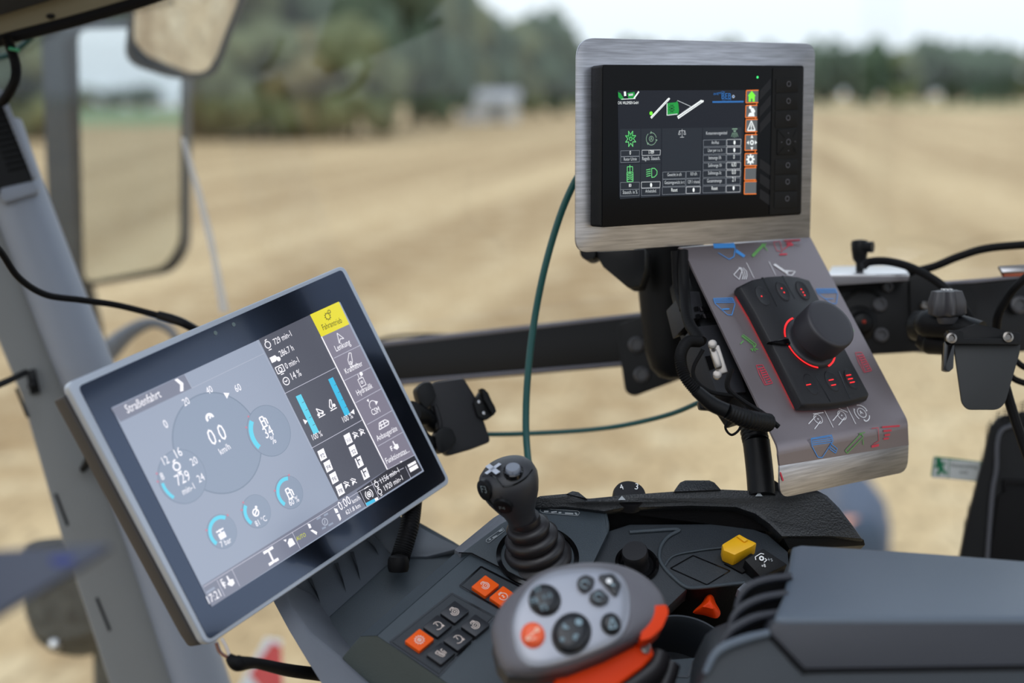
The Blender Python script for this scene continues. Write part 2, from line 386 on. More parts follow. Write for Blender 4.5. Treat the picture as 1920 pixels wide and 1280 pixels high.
# ---- red and white warning board on the tractor nose (only its tip shows under the terminal)
wb = thing('warning_board', P(490, 1330, 2.5), 'blurred red and white warning board below the large tilted touchscreen', 'warning board')
wp = Pl(P(490, 1250, 2.5), cv(.2, .1, 1), RT)
bm = B(); plate(bm, wp, [(425, 1330), (498, 1196), (528, 1200), (533, 1330), (533, 1420), (400, 1420)], -.012, 0, bevel=.002); ob('board', bm, mat('white_reflective', (225, 228, 235), .4), wb)
bm = B(); plate(bm, wp, [(468, 1264), (510, 1204), (528, 1212), (531, 1330), (505, 1330), (488, 1288)], .0003, .0025); ob('stripe', bm, mat('red_reflective', (214, 70, 78), .4), wb, label='red stripe')
bm = B(); prism(bm, [wp.hit(455, 1400), wp.hit(475, 1400), wp.hit(475, 2200), wp.hit(455, 2200)], wp.n*-.03); ob('post', bm, blackm, wb)
# ---- dirty round guard outside lower left
mg = thing('mudguard', P(120, 1230, 2.1), 'dark rounded dirt-speckled rubber guard outside, left of the grey pillar', 'mudguard')
mgm = mat('dirty_rubber', (72, 74, 72), .8, c2=(30, 33, 34), vscale=40, bump=.4, bscale=120)
mp_ = Pl(P(120, 1130, 2.1), cv(-.1, .3, 1), RT)
bm = B(); out = resample(curve2([(48, 1060), (60, 1020), (110, 1008), (170, 1015), (240, 1050), (250, 1150), (225, 1190), (180, 1212), (130, 1227), (85, 1215), (60, 1170), (48, 1110)]), 36)
rings = []
for h, s in ((-.1, .85), (-.05, 1), (0, 1), (.025, .94), (.04, .8), (.048, .4)):
    c = Vector((145, 1115)); rings.append([mp_.hit(*(c+(p-c)*s), 0)+mp_.n*h for p in out])
loft(bm, rings); ob('guard', bm, mgm, mg)
bm = B(); lathe(bm, mp_.hit(106, 1208, .03), mp_.n, [(.008, 0), (.008, .012), (.004, .015)], 12); ob('screw', bm, chromem, mg)
bm = B(); tube(bm, [mp_.hit(200, 1180, -.05), mp_.hit(202, 1240, -.05), mp_.hit(205, 1340, -.06)], [.02, .022, .022]); ob('stay', bm, mgm, mg)

# ================================================================== cab shell
Z = Vector((0, 0, 1))
A0 = P(0, 600, 1.92); A1 = P(1790, 880, 1.45)
wd_ = (A1-A0); wd_.z = 0; wd_.normalize(); wn = Vector((wd_.y, -wd_.x, 0))     # normal toward the driver
if wn.dot(CAM-A0) < 0: wn = -wn
GL = Pl(Vector((A0.x, A0.y, 2.6)), wn, wd_)
m = bpy.data.materials.new('window_glass'); m.use_nodes = True; n = m.node_tree; n.nodes.clear()
o_ = n.nodes.new('ShaderNodeOutputMaterial'); mx = n.nodes.new('ShaderNodeMixShader'); tr = n.nodes.new('ShaderNodeBsdfTransparent'); gl = n.nodes.new('ShaderNodeBsdfGlossy'); lw = n.nodes.new('ShaderNodeLayerWeight'); lw.inputs[0].default_value = .5
pw_ = n.nodes.new('ShaderNodeMath'); pw_.operation = 'POWER'; pw_.inputs[1].default_value = 5; ma_ = n.nodes.new('ShaderNodeMath'); ma_.operation = 'MULTIPLY_ADD'; ma_.inputs[1].default_value = .9; ma_.inputs[2].default_value = .035; n.links.new(lw.outputs['Facing'], pw_.inputs[0]); n.links.new(pw_.outputs[0], ma_.inputs[0])
tr.inputs[0].default_value = (.975, .985, .98, 1); gl.inputs['Roughness'].default_value = .0
n.links.new(ma_.outputs[0], mx.inputs[0]); n.links.new(tr.outputs[0], mx.inputs[1]); n.links.new(gl.outputs[0], mx.inputs[2]); n.links.new(mx.outputs[0], o_.inputs[0]); glass = m
bm = B()
q = [GL.pt(-.55, -1.0), GL.pt(2.1, -1.0), GL.pt(2.1, .82), GL.pt(-.55, .82)]
prism(bm, q, wn*-.004)
win = ob('window_1', bm, glass, label='large curved cab side window pane', kind='structure', smooth=False)
# milky water run-off streak on the pane
m = bpy.data.materials.new('dried_water_streak'); m.use_nodes = True; n = m.node_tree; b = n.nodes['Principled BSDF']; b.inputs['Base Color'].default_value = (.8, .82, .85, 1); b.inputs['Alpha'].default_value = .5; b.inputs['Roughness'].default_value = .5; streakm = m
bm = B(); rr = random.Random(5); pts = [(343, 258), (350, 285), (360, 320), (372, 360), (382, 400), (392, 440), (402, 485), (410, 530), (420, 585)]
L_ = []; Rr = []
for i, (x, y) in enumerate(pts):
    h = 3.2+rr.random()*1.8+i*.5; L_.append(GL.hit(x-h, y, .0012)); Rr.append(GL.hit(x+h, y, .0012))
prism(bm, L_+Rr[::-1], wn*-.0008); ob('water_streak', bm, streakm, label='whitish dried water streak running down the window', cat='streak')
# left front pillar
PLL = Pl(P(200, 850, 1.52), cv(.35, .1, 1), RT)
t = thing('trim_1', P(250, 1300, 1.52), 'grey leaning cab pillar with rounded tube edge, behind the terminal', 'pillar', kind='structure')
bm = B(); plate(bm, PLL, [(-60, 250), (10, 350), (120, 560), (330, 1160), (480, 1600), (310, 1600), (120, 1020), (40, 740), (-60, 500)], -.06, 0, bevel=.004)
ob('pillar_panel', bm, pillar, t)
bm = B(); tube(bm, [PLL.hit(-10, 240, .0), PLL.hit(32, 360, .005), PLL.hit(140, 640, .01), PLL.hit(270, 960, .01), PLL.hit(395, 1330, .005), PLL.hit(490, 1600, .0)], .031, 20, n=10)
ob('pillar_tube', bm, tubeg, t, label='blue-grey rounded tube')
bm = B()
for a, b_ in (((30, 728), (52, 782)), ((104, 925), (127, 985)), ((181, 1120), (206, 1182))):
    a = PLL.uv(*a); b_ = PLL.uv(*b_); a = Vector(a); b_ = Vector(b_); d = (b_-a).normalized(); e_ = Vector((-d.y, d.x))*.0016
    prism(bm, [PLL.pt(*(a-e_), .0006), PLL.pt(*(b_-e_), .0006), PLL.pt(*(b_+e_), .0006), PLL.pt(*(a+e_), .0006)], PLL.n*-.001)
ob('slot', bm, black, t)
bm = B(); plate(bm, PLL, [(48, 695), (66, 690), (76, 735), (58, 740)], 0, .006, bevel=.001); lathe(bm, PLL.hit(62, 722, .006), PLL.n, [(.006, 0), (.006, .004), (.003, .006)], 12); ob('cable_clip', bm, blackm, t)
# vent housing above the tube
bm = B(); plate(bm, PLL, [(-40, 130), (0, 175), (62, 330), (60, 345), (0, 358), (-40, 360)], .0, .045, bevel=.006); v = ob('vent_housing', bm, black, t)
bm = B(); plate(bm, PLL, [(-40, 120), (0, 168), (6, 168), (70, 330), (62, 336), (0, 185), (-40, 140)], .04, .049, bevel=.003); ob('vent_rim', bm, tubeg, t)
bm = B()
for i in range(12):
    x0 = -30+i*4; y0 = 195+i*11; plate(bm, PLL, [(x0, y0), (x0+38, y0-8), (x0+40, y0-4), (x0+2, y0+4)], .045, .048)
ob('vent_slats', bm, rubber, t)
bm = B(); plate(bm, PLL, [(0, 352), (60, 338), (74, 352), (70, 362), (10, 380), (0, 372)], .0, .046, bevel=.004); ob('vent_foot', bm, tubeg, t)
# short fastening tab on pillar beside the terminal
bm = B(); tube(bm, [PLL.hit(155, 880, .01), PLL.hit(172, 858, .03), PLL.hit(190, 850, .035)], [.004, .006, .004]); ob('clip', bm, black, t)
# ceiling with an added opening that lets light in, roof edge strips
bm = B()
for q in ([(-1.15, -1.3), (-.55, -1.3), (-.55, 1.5), (-1.15, 1.6)], [(.66, -1.3), (1.02, -1.3), (1.02, 1.35), (.66, 1.4)], [(-.55, -1.3), (.66, -1.3), (.66, -.5), (-.55, -.5)], [(-.55, 1.05), (.66, 1.05), (.66, 1.4), (-.55, 1.5)]): prism(bm, [(x, y, 3.40) for x, y in q], Vector((0, 0, .1)), bevel=.0)
ob('ceiling', bm, liningd, kind='structure', label='cab roof lining around an opening added to let light in')
RL = Pl(P(100, 30, 1.36), cv(.05, -.55, 1), RT)
bm = B(); plate(bm, RL, [(-120, -90), (330, -90), (262, 0), (245, 12), (0, 78), (-120, 110)], -.03, 0, bevel=.003); t2 = ob('trim_2', bm, lining, kind='structure', label='beige roof corner lining at the top left')
bm = B(); plate(bm, RL, [(-120, -150), (330, -150), (140, -12), (0, 30), (-120, 66)], .0, .012, bevel=.003); ob('trim_3', bm, liningd, kind='structure', label='dark roof panel in the top left corner')
bm = B(); tube(bm, [RL.hit(-120, 112, 0), RL.hit(0, 76, 0), RL.hit(130, 42, 0), RL.hit(255, 6, 0), RL.hit(330, -20, 0)], .0062, 10); ob('trim_4', bm, rubber, kind='structure', label='black rubber seal along the roof corner')
bm = B(); lathe(bm, RL.hit(95, 30, 0), RL.n, [(.0045, -.001), (.0045, .0015), (.003, .002)], 16, ell=.6); ob('plug', bm, black, t2)
# printed dot border on the glass under the roof
m = bpy.data.materials.new('dot_border'); m.use_nodes = True; n = m.node_tree; L = n.links; b = n.nodes['Principled BSDF']; b.inputs['Base Color'].default_value = (.01, .01, .012, 1); b.inputs['Roughness'].default_value = .5
t_ = n.nodes.new('ShaderNodeTexCoord'); vo = n.nodes.new('ShaderNodeTexVoronoi'); vo.inputs['Scale'].default_value = 330; vo.inputs['Randomness'].default_value = 0; lt = n.nodes.new('ShaderNodeMath'); lt.operation = 'LESS_THAN'; lt.inputs[1].default_value = .38
L.new(t_.outputs['Object'], vo.inputs[0]); L.new(vo.outputs['Distance'], lt.inputs[0]); L.new(lt.outputs[0], b.inputs['Alpha']); dots = m
bm = B(); prism(bm, [GL.hit(*p, .001) for p in ((-60, 90), (0, 78), (250, 5), (330, -20), (330, 10), (240, 28), (120, 55), (60, 95), (0, 112), (-60, 130))], wn*-.0006); ob('trim_5', bm, dots, kind='structure', label='black dotted print along the window top edge')
# rest of the cab, out of the frame but seen in reflections and shading the room
def sbox(name, lo, hi, m, label):
    bm = B(); lo = Vector(lo); hi = Vector(hi); c = (lo+hi)/2; box(bm, c, RT, Vector((0, 1, 0)), Z, hi.x-lo.x, hi.y-lo.y, hi.z-lo.z, bevel=.008); ob(name, bm, m, kind='structure', label=label)
sbox('floor', (-1.15, -1.3, 1.5), (1.02, 1.3, 1.56), liningd, 'dark cab floor')
sbox('wall_rear', (-1.15, -1.3, 1.56), (1.02, -1.22, 2.5), liningd, 'lower rear cab wall')
sbox('trim_6', (1.0, 1.08, 1.56), (1.06, 1.3, 3.4), liningd, 'unseen dark door post at the right, added to darken the terminal reflection')  # post placed out of view to keep the terminal's right side dark
sbox('trim_7', (-1.15, -1.3, 2.5), (-1.05, -1.2, 3.4), liningd, 'left rear cab post')
sbox('trim_8', (.92, -1.3, 2.5), (1.02, -1.2, 3.4), liningd, 'right rear cab post')
# ================================================================== tall outside mirror and small convex mirror
MP = Pl(P(245, 290, 2.35), Vector((-.04, -1, .004)), RT)
t = thing('exterior_mirror', P(120, 560, 2.35), 'tall exterior mirror in a dark housing, reflecting the field', 'mirror')
dark = mat('mirror_housing', (50, 58, 66), .5, var=.05); darker = mat('mirror_housing_edge', (22, 28, 36), .5)
bm = B(); plate(bm, MP, [(74, 68), (98, 50), (341, 32), (343, 60), (341, 470), (318, 508), (158, 540), (110, 560), (92, 520)], -.07, -.004, r=.02, bevel=.008); ob('housing', bm, dark, t)
bm = B(); plate(bm, MP, [(118, 66), (341, 44), (343, 488), (320, 512), (152, 540)], -.004, .004, r=.02, bevel=.002); ob('rim', bm, darker, t)
bm = B(); plate(bm, MP, [(146, 56), (340, 50), (337, 455), (308, 500), (158, 530)], .004, .0055, r=.02); ob('mirror_glass', bm, mirror, t, smooth=False)
bm = B(); tube(bm, [MP.hit(160, 520, -.03), MP.hit(172, 570, -.03), MP.hit(185, 640, -.03), MP.hit(195, 760, -.03), P(205, 880, 2.0), P(225, 960, 1.57)], .011); tube(bm, [MP.hit(150, 45, -.03), MP.hit(250, 52, -.03), MP.hit(420, 20, -.03)], .011); ob('mirror_arm', bm, darker, t)
MM = P(350, 40, 1.85); vdir = ray(350, 40).normalized(); rdir = Vector((-.75, .5, -.6)).normalized()
# small convex ramp mirror hanging over the wood
nn = (rdir-vdir).normalized()
SP = Pl(MM, nn, RT)
t = thing('ramp_mirror', P(350, -20, 1.85), 'small black-framed convex mirror at the top, full of straw reflection', 'mirror')
rp_ = [(252, -70), (482, -70), (402, 141), (325, 147), (232, 116)]
def mo(k, h):
    uv = roundpoly([Vector((355, 30))+(Vector(p)-Vector((355, 30)))*k for p in rp_], [10, 10, 26, 34, 30], 8); return [SP.hit(a[0], a[1]) + FW*h for a in uv]
bm = B(); loft(bm, [mo(.9, .03), mo(1.0, .012), mo(1.0, 0), mo(.98, -.003), mo(.94, -.002), mo(.91, .002), mo(.9, .03)]); ob('housing', bm, black, t)
bm = B(); c0 = SP.hit(355, 30); rings = []
rings.append([p - nn*.012 for p in mo(.9, 0)])
for s_ in (1, .93, .85, .7, .55, .4, .25, .1):
    rings.append([c0+(p-c0)*s_ + nn*(.0105-((p-c0).length*s_)**2/(2*1.3)) for p in mo(.9, 0)])
loft(bm, rings, cap0=False); mg_ = ob('mirror_glass', bm, mirror, t, ang=80)
bm = B(); tube(bm, [SP.hit(380, -60, -.04), SP.hit(420, -160, -.04)], .01); ob('mirror_arm', bm, black, t)
# grey curved handle outside behind the terminal
bm = B(); tube(bm, [P(150, 700, 2.0), P(190, 670, 2.0), P(240, 625, 2.0), P(285, 605, 2.0), P(322, 622, 2.0), P(335, 660, 2.0), P(330, 720, 2.0)], [.02, .018, .012, .008, .006, .005, .005], 12)
ob('grab_handle', bm, mat('grey_handle', (96, 104, 118), .5), label='blurred blue-grey curved handle outside, just behind the large touchscreen', cat='handle')
# pointed panel close to the camera, lower left
DP = Pl(P(60, 1080, .62), cv(.1, .5, 1), RT)
t = thing('dashboard_panel', P(0, 1150, .62), 'blurred blue-grey pointed panel reaching in at the left edge', 'panel')
bm = B(); plate(bm, DP, [(-150, 1040), (0, 1029), (205, 1018), (208, 1024), (150, 1062), (0, 1150), (-150, 1235)], -.006, 0, bevel=.0015); ob('panel', bm, mat('blue_grey_panel', (60, 66, 82), .5, var=.03), t)
bm = B(); plate(bm, DP, [(92, 1044), (140, 1041), (138, 1056), (98, 1060)], 0, .0006, r=.002); ob('sticker', bm, mat('blue_sticker', (26, 44, 120), .5), t, label='blue mark')

# ================================================================== large tilted terminal
TQ = [(124, 720.6), (643.5, 496.6), (844, 903), (388, 1210)]
tn = solve(TQ); TN = cv(.70, .25, .67)
TE = Pl(P(484, 832, 1.08), TN, P(1, 1, 1)-P(0, 1, 1))
TE = Pl(TE.o, TN, TE.hit(*TQ[1])-TE.hit(*TQ[0]))
term = thing('touchscreen_terminal', TE.hit(620, 1000, -.03), 'large tilted silver-framed touchscreen showing dials and a yellow tab', 'touchscreen')
bm = B(); plate(bm, TE, [(124, 718), (645, 496), (846, 904), (388, 1212)], -.009, 0, r=.008, bevel=.0018, seg=3, n=8); ob('frame', bm, silver, term)
bm = B(); plate(bm, TE, [(116, 742), (150, 728), (640, 520), (828, 900), (400, 1200), (372, 1210), (355, 1185)], -.024, -.0095, r=.003, bevel=.005, n=6); ob('back_housing', bm, mat('terminal_back', (62, 58, 56), .6), term)
glassb = mat('display_glass', (5, 6, 10), .16, spec=1.0, coat=.4, var=0); glassb.node_tree.nodes['Principled BSDF'].inputs['Specular Tint'].default_value = (.7, .9, 1.35, 1)
bm = B(); plate(bm, TE, [(147, 724), (641, 505), (837, 899), (392, 1199)], -.002, .0007, r=.004, n=6); ob('bezel_glass', bm, glassb, term, smooth=False)
def scr(name, c, e=1.0, rough=.2):
    m = mat('ui_'+name, c, rough=rough, emit=e); m.node_tree.nodes['Principled BSDF'].inputs['Specular IOR Level'].default_value = 1.0; return m
ubg = scr('panel_washed', (146, 156, 176)); ubar = scr('panel_bar', (116, 120, 138)); umid = scr('panel_dark', (78, 80, 92)); umenu = scr('menu_grey', (126, 122, 138)); uyel = scr('tab_yellow', (226, 214, 30)); ublk = scr('text_black', (38, 40, 24))  # dial area lightened, washed-out glare put into the screen colour
uw = scr('white', (250, 248, 255)); uline = scr('line', (188, 188, 204)); ucy = scr('cyan', (92, 206, 232)); ucy2 = scr('cyan_deep', (60, 186, 226)); udisc = scr('dial', (134, 147, 168)); udisc2 = scr('dial_rim', (116, 130, 150)); upink = scr('tick_pink', (196, 120, 140)); uyt = scr('auto_yellow', (206, 210, 60)); udim = scr('dim', (170, 176, 192)); ufoot = scr('foot', (46, 46, 54))
bd = Board(TE, .0012)
K = lambda x, y: (100+.59375*x, 480+.59375*y); Bc = lambda x, y: (480+.26556*x, 560+.26562*y); Cc = lambda x, y: (200+.234375*x, 560+.234375*y); D_ = lambda x, y: (280+.265625*x, 800+.265625*y); E5 = lambda x, y: (500+.34384*x, 840+.34375*y)
bd.poly([(209, 764), (637.5, 566), (795, 883), (397, 1137)], ubg, 0)
bd.poly([Cc(35, 880), Cc(620, 605), Cc(680, 715), Cc(110, 985)], ubar, 1)
colT = Bc(0, 290); xb = K(820, 605)
bd.poly([K(648, 262), Bc(382, 112), Bc(925, 1205), K(900, 770)], umid, 1)
bd.poly([K(470, 1040), K(900, 770), Bc(925, 1205), Bc(1115, 1105), Bc(1172, 1205), K(500, 1107)], ubar, 2)
bd.poly([Bc(925, 1205), Bc(1115, 1105), Bc(1172, 1212), E5(628, 262), E5(540, 320), E5(490, 235)], ufoot, 3)
bd.poly([Bc(462, 270), Bc(655, 180), Bc(1115, 1105), Bc(925, 1205)], umenu, 2)
bd.poly([Bc(380, 112), Bc(583, 20), Bc(658, 180), Bc(460, 270)], uyel, 2)
for a, b_ in (((548, 420), (735, 328)), ((622, 578), (805, 485)), ((700, 735), (882, 635)), ((783, 888), (957, 790)), ((860, 1040), (1033, 942)), ((925, 1205), (1117, 1103)), ((200, 670), (560, 487)), ((390, 1055), (745, 857))): bd.line(Bc(*a), Bc(*b_), .0005, uline, 4)
bd.line(Bc(460, 268), Bc(925, 1205), .0012, uw, 4); bd.line(Bc(200, 670), Bc(390, 1055), .0004, udim, 4); bd.line(Cc(680, 715), Cc(1255, 438), .0004, udim, 4); bd.line(Cc(620, 605), Cc(680, 715), .0004, udim, 4); bd.line(Cc(1200, 330), Cc(1425, 760), .0003, udim, 4)
bd.line(D_(380, 1130), D_(580, 1005), .0005, uline, 4); bd.line(D_(580, 1005), E5(500, 238), .0005, uline, 4); bd.line(E5(500, 238), E5(745, 108), .0005, uline, 4)
for a, b_ in ((D_(580, 1005), D_(636, 1125)), (D_(475, 1082), D_(530, 1195)), (D_(1005, 742), D_(1062, 858)), (E5(505, 232), E5(545, 318)), (E5(568, 182), E5(610, 270)), (E5(755, 100), E5(785, 165))): bd.line(a, b_, .0005, uline, 4)
T = lambda s, a, b_, m=uw, c=Bc, hs=1: bd.text(s, c(*a), c(*b_), m, 5, max(hs, 1.05)*(1.08 if c is E5 else 1.25))
T('Fahrantrieb', (474, 224), (608, 168), ublk, hs=1.15)
for s, a, b_ in (('Lenkung', (566, 374), (668, 322)), ('Kraftheber', (634, 532), (753, 470)), ('Hydraulik', (717, 685), (825, 627)), ('CSM', (822, 825), (877, 797)), ('Anbaugeräte', (857, 1006), (998, 928)), ('Funktionstas...', (922, 1166), (1083, 1080)), ('729 min-1', (132, 327), (252, 262)), ('286.7 h', (174, 412), (268, 362)), ('0 min-1', (214, 497), (305, 448)), ('14 %', (257, 573), (322, 541)), ('100 %', (402, 1000), (470, 967)), ('100 %', (618, 875), (685, 840))): T(s, a, b_, hs=1.12)
T('1156 min-1', (625, 193), (722, 130), c=E5, hs=1.1); T('1920 min-1', (645, 233), (742, 172), c=E5, hs=1.1); T('0.00', (402, 342), (462, 300), c=E5, hs=1.2); T('km/h', (470, 303), (510, 278), c=E5); T('621.8 km', (434, 364), (512, 320), c=E5)
T('Straßenfahrt', (165, 918), (438, 785), c=Cc, hs=1.15)
for s, a, b_ in (('0', (470, 1040), (496, 1026)), ('20', (622, 862), (668, 836)), ('40', (808, 766), (852, 742)), ('60', (1036, 750), (1080, 728)), ('0.0', (840, 1178), (968, 1115)), ('km/h', (912, 1250), (992, 1198)), ('34', (1276, 1120), (1340, 1085)), ('%', (1325, 1165), (1358, 1148))): T(s, a, b_, c=Cc, m=uw)
for s, a, b_ in (('8', (88, 378), (108, 368)), ('12', (104, 272), (142, 252)), ('16', (194, 222), (236, 198)), ('20', (302, 278), (344, 254)), ('24', (350, 396), (392, 372)), ('729', (200, 418), (294, 372)), ('min-1', (240, 482), (322, 436)), ('7 bar', (508, 852), (580, 812)), ('81 °C', (755, 706), (830, 660)), ('60 %', (992, 560), (1058, 524)), ('17:21', (420, 1250), (508, 1195)), ('F', (518, 1128), (534, 1118))): T(s, a, b_, c=D_)
T('AUTO', (1040, 806), (1105, 772), uyt, D_)
# dials
def dial(c, r, a0=None, a1=None, w_=.0032, rim=1):
    cu = bd.uv(c); a0, a1 = [math.degrees(math.atan2(*reversed(tuple(bd.uv(p)-cu)))) % 360 for p in (a0, a1)]
    if a1 < a0: a1 += 360
    bd.disc(c, r, udisc2, 2, 48); bd.disc(c, r*.975, udisc, 3, 48)
    if a0 is not None: bd.arc(cu, r*.93-w_, r*.93, a0, a1, ucy, 5, 24, True)
    for a in (a0, a1):
        if a is not None: bd.disc(c, .0001, upink, 1)
    for a in (a0-6, 150):
        q = Vector((cu.x+r*1.03*math.cos(R_(a)), cu.y+r*1.03*math.sin(R_(a)))); bd.arc(q, 0, .0009, 0, 360, upink, 4, 8, True)
U = lambda p, q: (bd.uv(p)-bd.uv(q)).length
big = Cc(890, 1150)
bd.disc(big, U(Cc(955, 765), big), udisc2, 1.2, 64); bd.disc(big, U(Cc(955, 775), big), udisc, 1.6, 64)
dial(D_(232, 350), U(D_(232, 350), D_(110, 480)), D_(85, 400), D_(170, 500), .0026)
c_ = Cc(1298, 1055); dial(c_, U(c_, Cc(1130, 1100)), Cc(1140, 970), Cc(1215, 1195), .0042)
for c_, e_, a0, a1 in ((D_(512, 738), D_(412, 775), D_(535, 640), D_(465, 840)), (D_(756, 596), D_(662, 635), D_(675, 555), D_(715, 690)), (D_(986, 462), D_(895, 500), D_(975, 360), D_(955, 545))): dial(c_, U(c_, e_), a0, a1, .003)
# pictograms
def icon(c, s, strokes, m=uw, wd=.0006, rot=0):
    cu = bd.uv(c)
    for st in strokes:
        k = st[0]; tf = lambda p: Vector((cu.x+s*(p[0]*math.cos(rot)-p[1]*math.sin(rot)), cu.y+s*(p[0]*math.sin(rot)+p[1]*math.cos(rot))))
        if k == 'p': bd.put([tf(p) for p in st[1]], m, 6)
        elif k == 'l':
            for a, b_ in zip(st[1], st[1][1:]):
                a, b_ = tf(a), tf(b_); d = (b_-a)
                if d.length < 1e-6: continue
                d.normalize(); q = Vector((-d.y, d.x))*wd/2; bd.put([a-q, b_-q, b_+q, a+q], m, 6)
        elif k == 'c': q = tf(st[1]); bd.arc(q, st[2]*s-wd, st[2]*s, st[3] if len(st) > 3 else 0, st[4] if len(st) > 3 else 360, m, 6, 20, True)
        elif k == 'd': q = tf(st[1]); bd.arc(q, 0, st[2]*s, 0, 360, m, 6, 16, True)
def geardots(r, n=8): return [('c', (0, 0), r)] + [('l', [(r*math.cos(a), r*math.sin(a)), (r*1.3*math.cos(a), r*1.3*math.sin(a))]) for a in [i*2*math.pi/n for i in range(n)]]
engine = [('c', (0, .1), .62), ('l', [(-.3, -.75), (.35, -.75)]), ('l', [(-.2, .72), (-.1, .95), (.25, .95)])]
icon(Bc(503, 125), .0042, geardots(.7, 10), ublk, .0006); icon(Bc(513, 92), .0022, geardots(.7, 8), ublk, .0005)
icon(Bc(588, 278), .0055, [('l', [(-.1, .9), (-.55, -.75), (0, -.15), (.75, -.35), (-.1, .9)])])
icon(Bc(662, 432), .0065, [('l', [(.3, .9), (-.4, .1), (-.5, -.5), (-.1, -.7), (.25, -.3), (.65, .8), (.3, .9)]), ('c', (-.12, -.35), .2), ('l', [(-.5, -.9), (1, -.95)])])
icon(Bc(738, 575), .0065, [('l', [(-.5, .25), (.5, .25), (.5, -.85), (-.5, -.85), (-.5, .25)]), ('c', (0, -.3), .22), ('l', [(-.15, .3), (-.1, .9)]), ('d', (.5, .75), .28), ('l', [(.15, .3), (.5, .7)])])
icon(Bc(822, 748), .0065, [('c', (0, -.1), .7, 20, 200), ('p', [(.55, .35), (1.05, .05), (.5, -.3)]), ('p', [(-.7, .9), (-.3, 1.0), (-.45, .55)])])
icon(Bc(895, 885), .0075, [('l', [(-.9, -.35), (.75, -.35), (.95, 0), (.5, .35), (-.5, .35), (-.9, -.35)]), ('l', [(-.7, 0), (.85, 0)]), ('l', [(-.3, .35), (-.45, -.35)]), ('l', [(.2, .35), (.15, -.35)])], wd=.0008)
def hand(c, s): icon(c, s, [('p', [(-.1, 1), (.15, 1), (.2, .3), (.8, .1), (.75, -.6), (.1, -.8), (-.55, -.2), (-.35, 0), (-.1, .05)]), ('l', [(-1.2, .3), (-.7, .3)]), ('l', [(-1.15, .35), (-1.15, -.5)]), ('l', [(-1.15, -.05), (-.8, -.05)])], wd=.0009)
hand(Bc(978, 1040), .0048); hand(D_(562, 1095), .005)
icon(Bc(82, 330), .0052, engine, wd=.0008); icon(Bc(132, 420), .0052, [('p', [(-1, .45), (.2, .45), (.45, 0), (-.1, -.5), (-1, -.5)]), ('d', (.55, -.35), .4)]); icon(Bc(168, 500), .0052, [('l', [(-.8, .6), (.8, .6), (.8, -.5), (-.8, -.5), (-.8, .6)]), ('c', (0, 0), .42), ('l', [(-.3, -.8), (.35, -.8)])], wd=.0008); icon(Bc(210, 582), .0048, [('c', (0, 0), .75), ('l', [(-.35, .1), (0, -.1), (.3, .15)])], wd=.0008)
bd.poly([Bc(278, 690), Bc(315, 673), Bc(443, 940), Bc(405, 957)], ucy, 4); bd.poly([Bc(507, 570), Bc(540, 553), Bc(663, 812), Bc(627, 830)], ucy2, 4)
bd.poly([Bc(328, 850), Bc(362, 862), Bc(345, 887)], uw, 4); bd.poly([Bc(688, 778), Bc(664, 804), Bc(694, 815)], uw, 4)
for k in range(1, 5):
    a = Bc(278+127*k/5+18, 690+265*k/5-8); b_ = Bc(278+127*k/5+34, 690+265*k/5-16); bd.line(a, b_, .0004, umid, 5)
    a = Bc(540+123*k/5-14, 553+260*k/5+7); b_ = Bc(540+123*k/5, 553+260*k/5), ; bd.line(a, Bc(540+123*k/5+1, 553+260*k/5), .0004, umid, 5)
icon(Bc(452, 800), .0056, [('l', [(-.5, .75), (.55, -.1), (.3, -.45), (-.45, .1), (-.5, .75)]), ('c', (.25, -.25), .18), ('l', [(-.75, -.65), (.65, -.65)]), ('d', (-.55, -.25), .25)], wd=.0009)
icon(Bc(530, 752), .0056, [('l', [(.1, .9), (-.5, -.1), (-.3, -.5), (0, -.35), (.35, .75), (.1, .9)]), ('l', [(-.65, -.7), (.75, -.7)]), ('d', (.45, -.2), .28)], wd=.0009)
for cx, cy, s in ((848, 627, 'F2'), (867, 663, 'F4'), (885, 700, 'F6'), (905, 738, 'F8'), (930, 577, 'F10'), (946, 614, 'S2'), (965, 650, 'F'), (984, 687, 'F')):
    c_ = K(cx, cy); bd.put([bd.uv(c_)+Vector(q)*.0044 for q in ((-.95, -1), (.75, -1), (.95, 1), (-.75, 1))], uw, 4)
    cu = bd.uv(c_)
    bd.text(s, K(cx-1, cy+12), K(cx+9, cy+6), umid, 5, 1.1); bd.line(K(cx-10, cy+5), K(cx+9, cy-6), .0003, udim, 5)
for cx, cy in ((952, 566), (972, 556), (924, 722), (946, 712)): icon(K(cx, cy), .0036, [('p', [(-.7, -.8), (.8, 0), (-.5, .1)]), ('l', [(-.6, .8), (.8, -.7)]), ('l', [(-.2, .9), (.9, .1)])], wd=.0008)
icon(Cc(590, 685), .0055, [('p', [(-.65, .95), (-.1, .95), (.45, 0), (-.1, -1), (-.65, -.9), (-.15, 0)])])
bd.poly([Cc(930, 752), Cc(978, 755), Cc(960, 800)], uw, 5)
icon(Cc(820, 950), .0048, [('c', (0, -.1), .85, -10, 210), ('c', (0, -.1), .7, -10, 210), ('l', [(-.05, -.2), (.35, .35)])], wd=.0014)
fuel = [('l', [(-.5, -.9), (-.5, .85), (.25, .85), (.25, -.9), (-.5, -.9)]), ('l', [(-.5, .1), (.25, .1)]), ('l', [(.25, .5), (.7, .3), (.7, -.7)]), ('l', [(-.7, -.92), (.5, -.92)])]
icon(Cc(1250, 982), .0048, fuel, wd=.0012); icon(D_(985, 468), .0048, fuel, wd=.0012); icon(D_(192, 285), .0058, engine, wd=.0013)
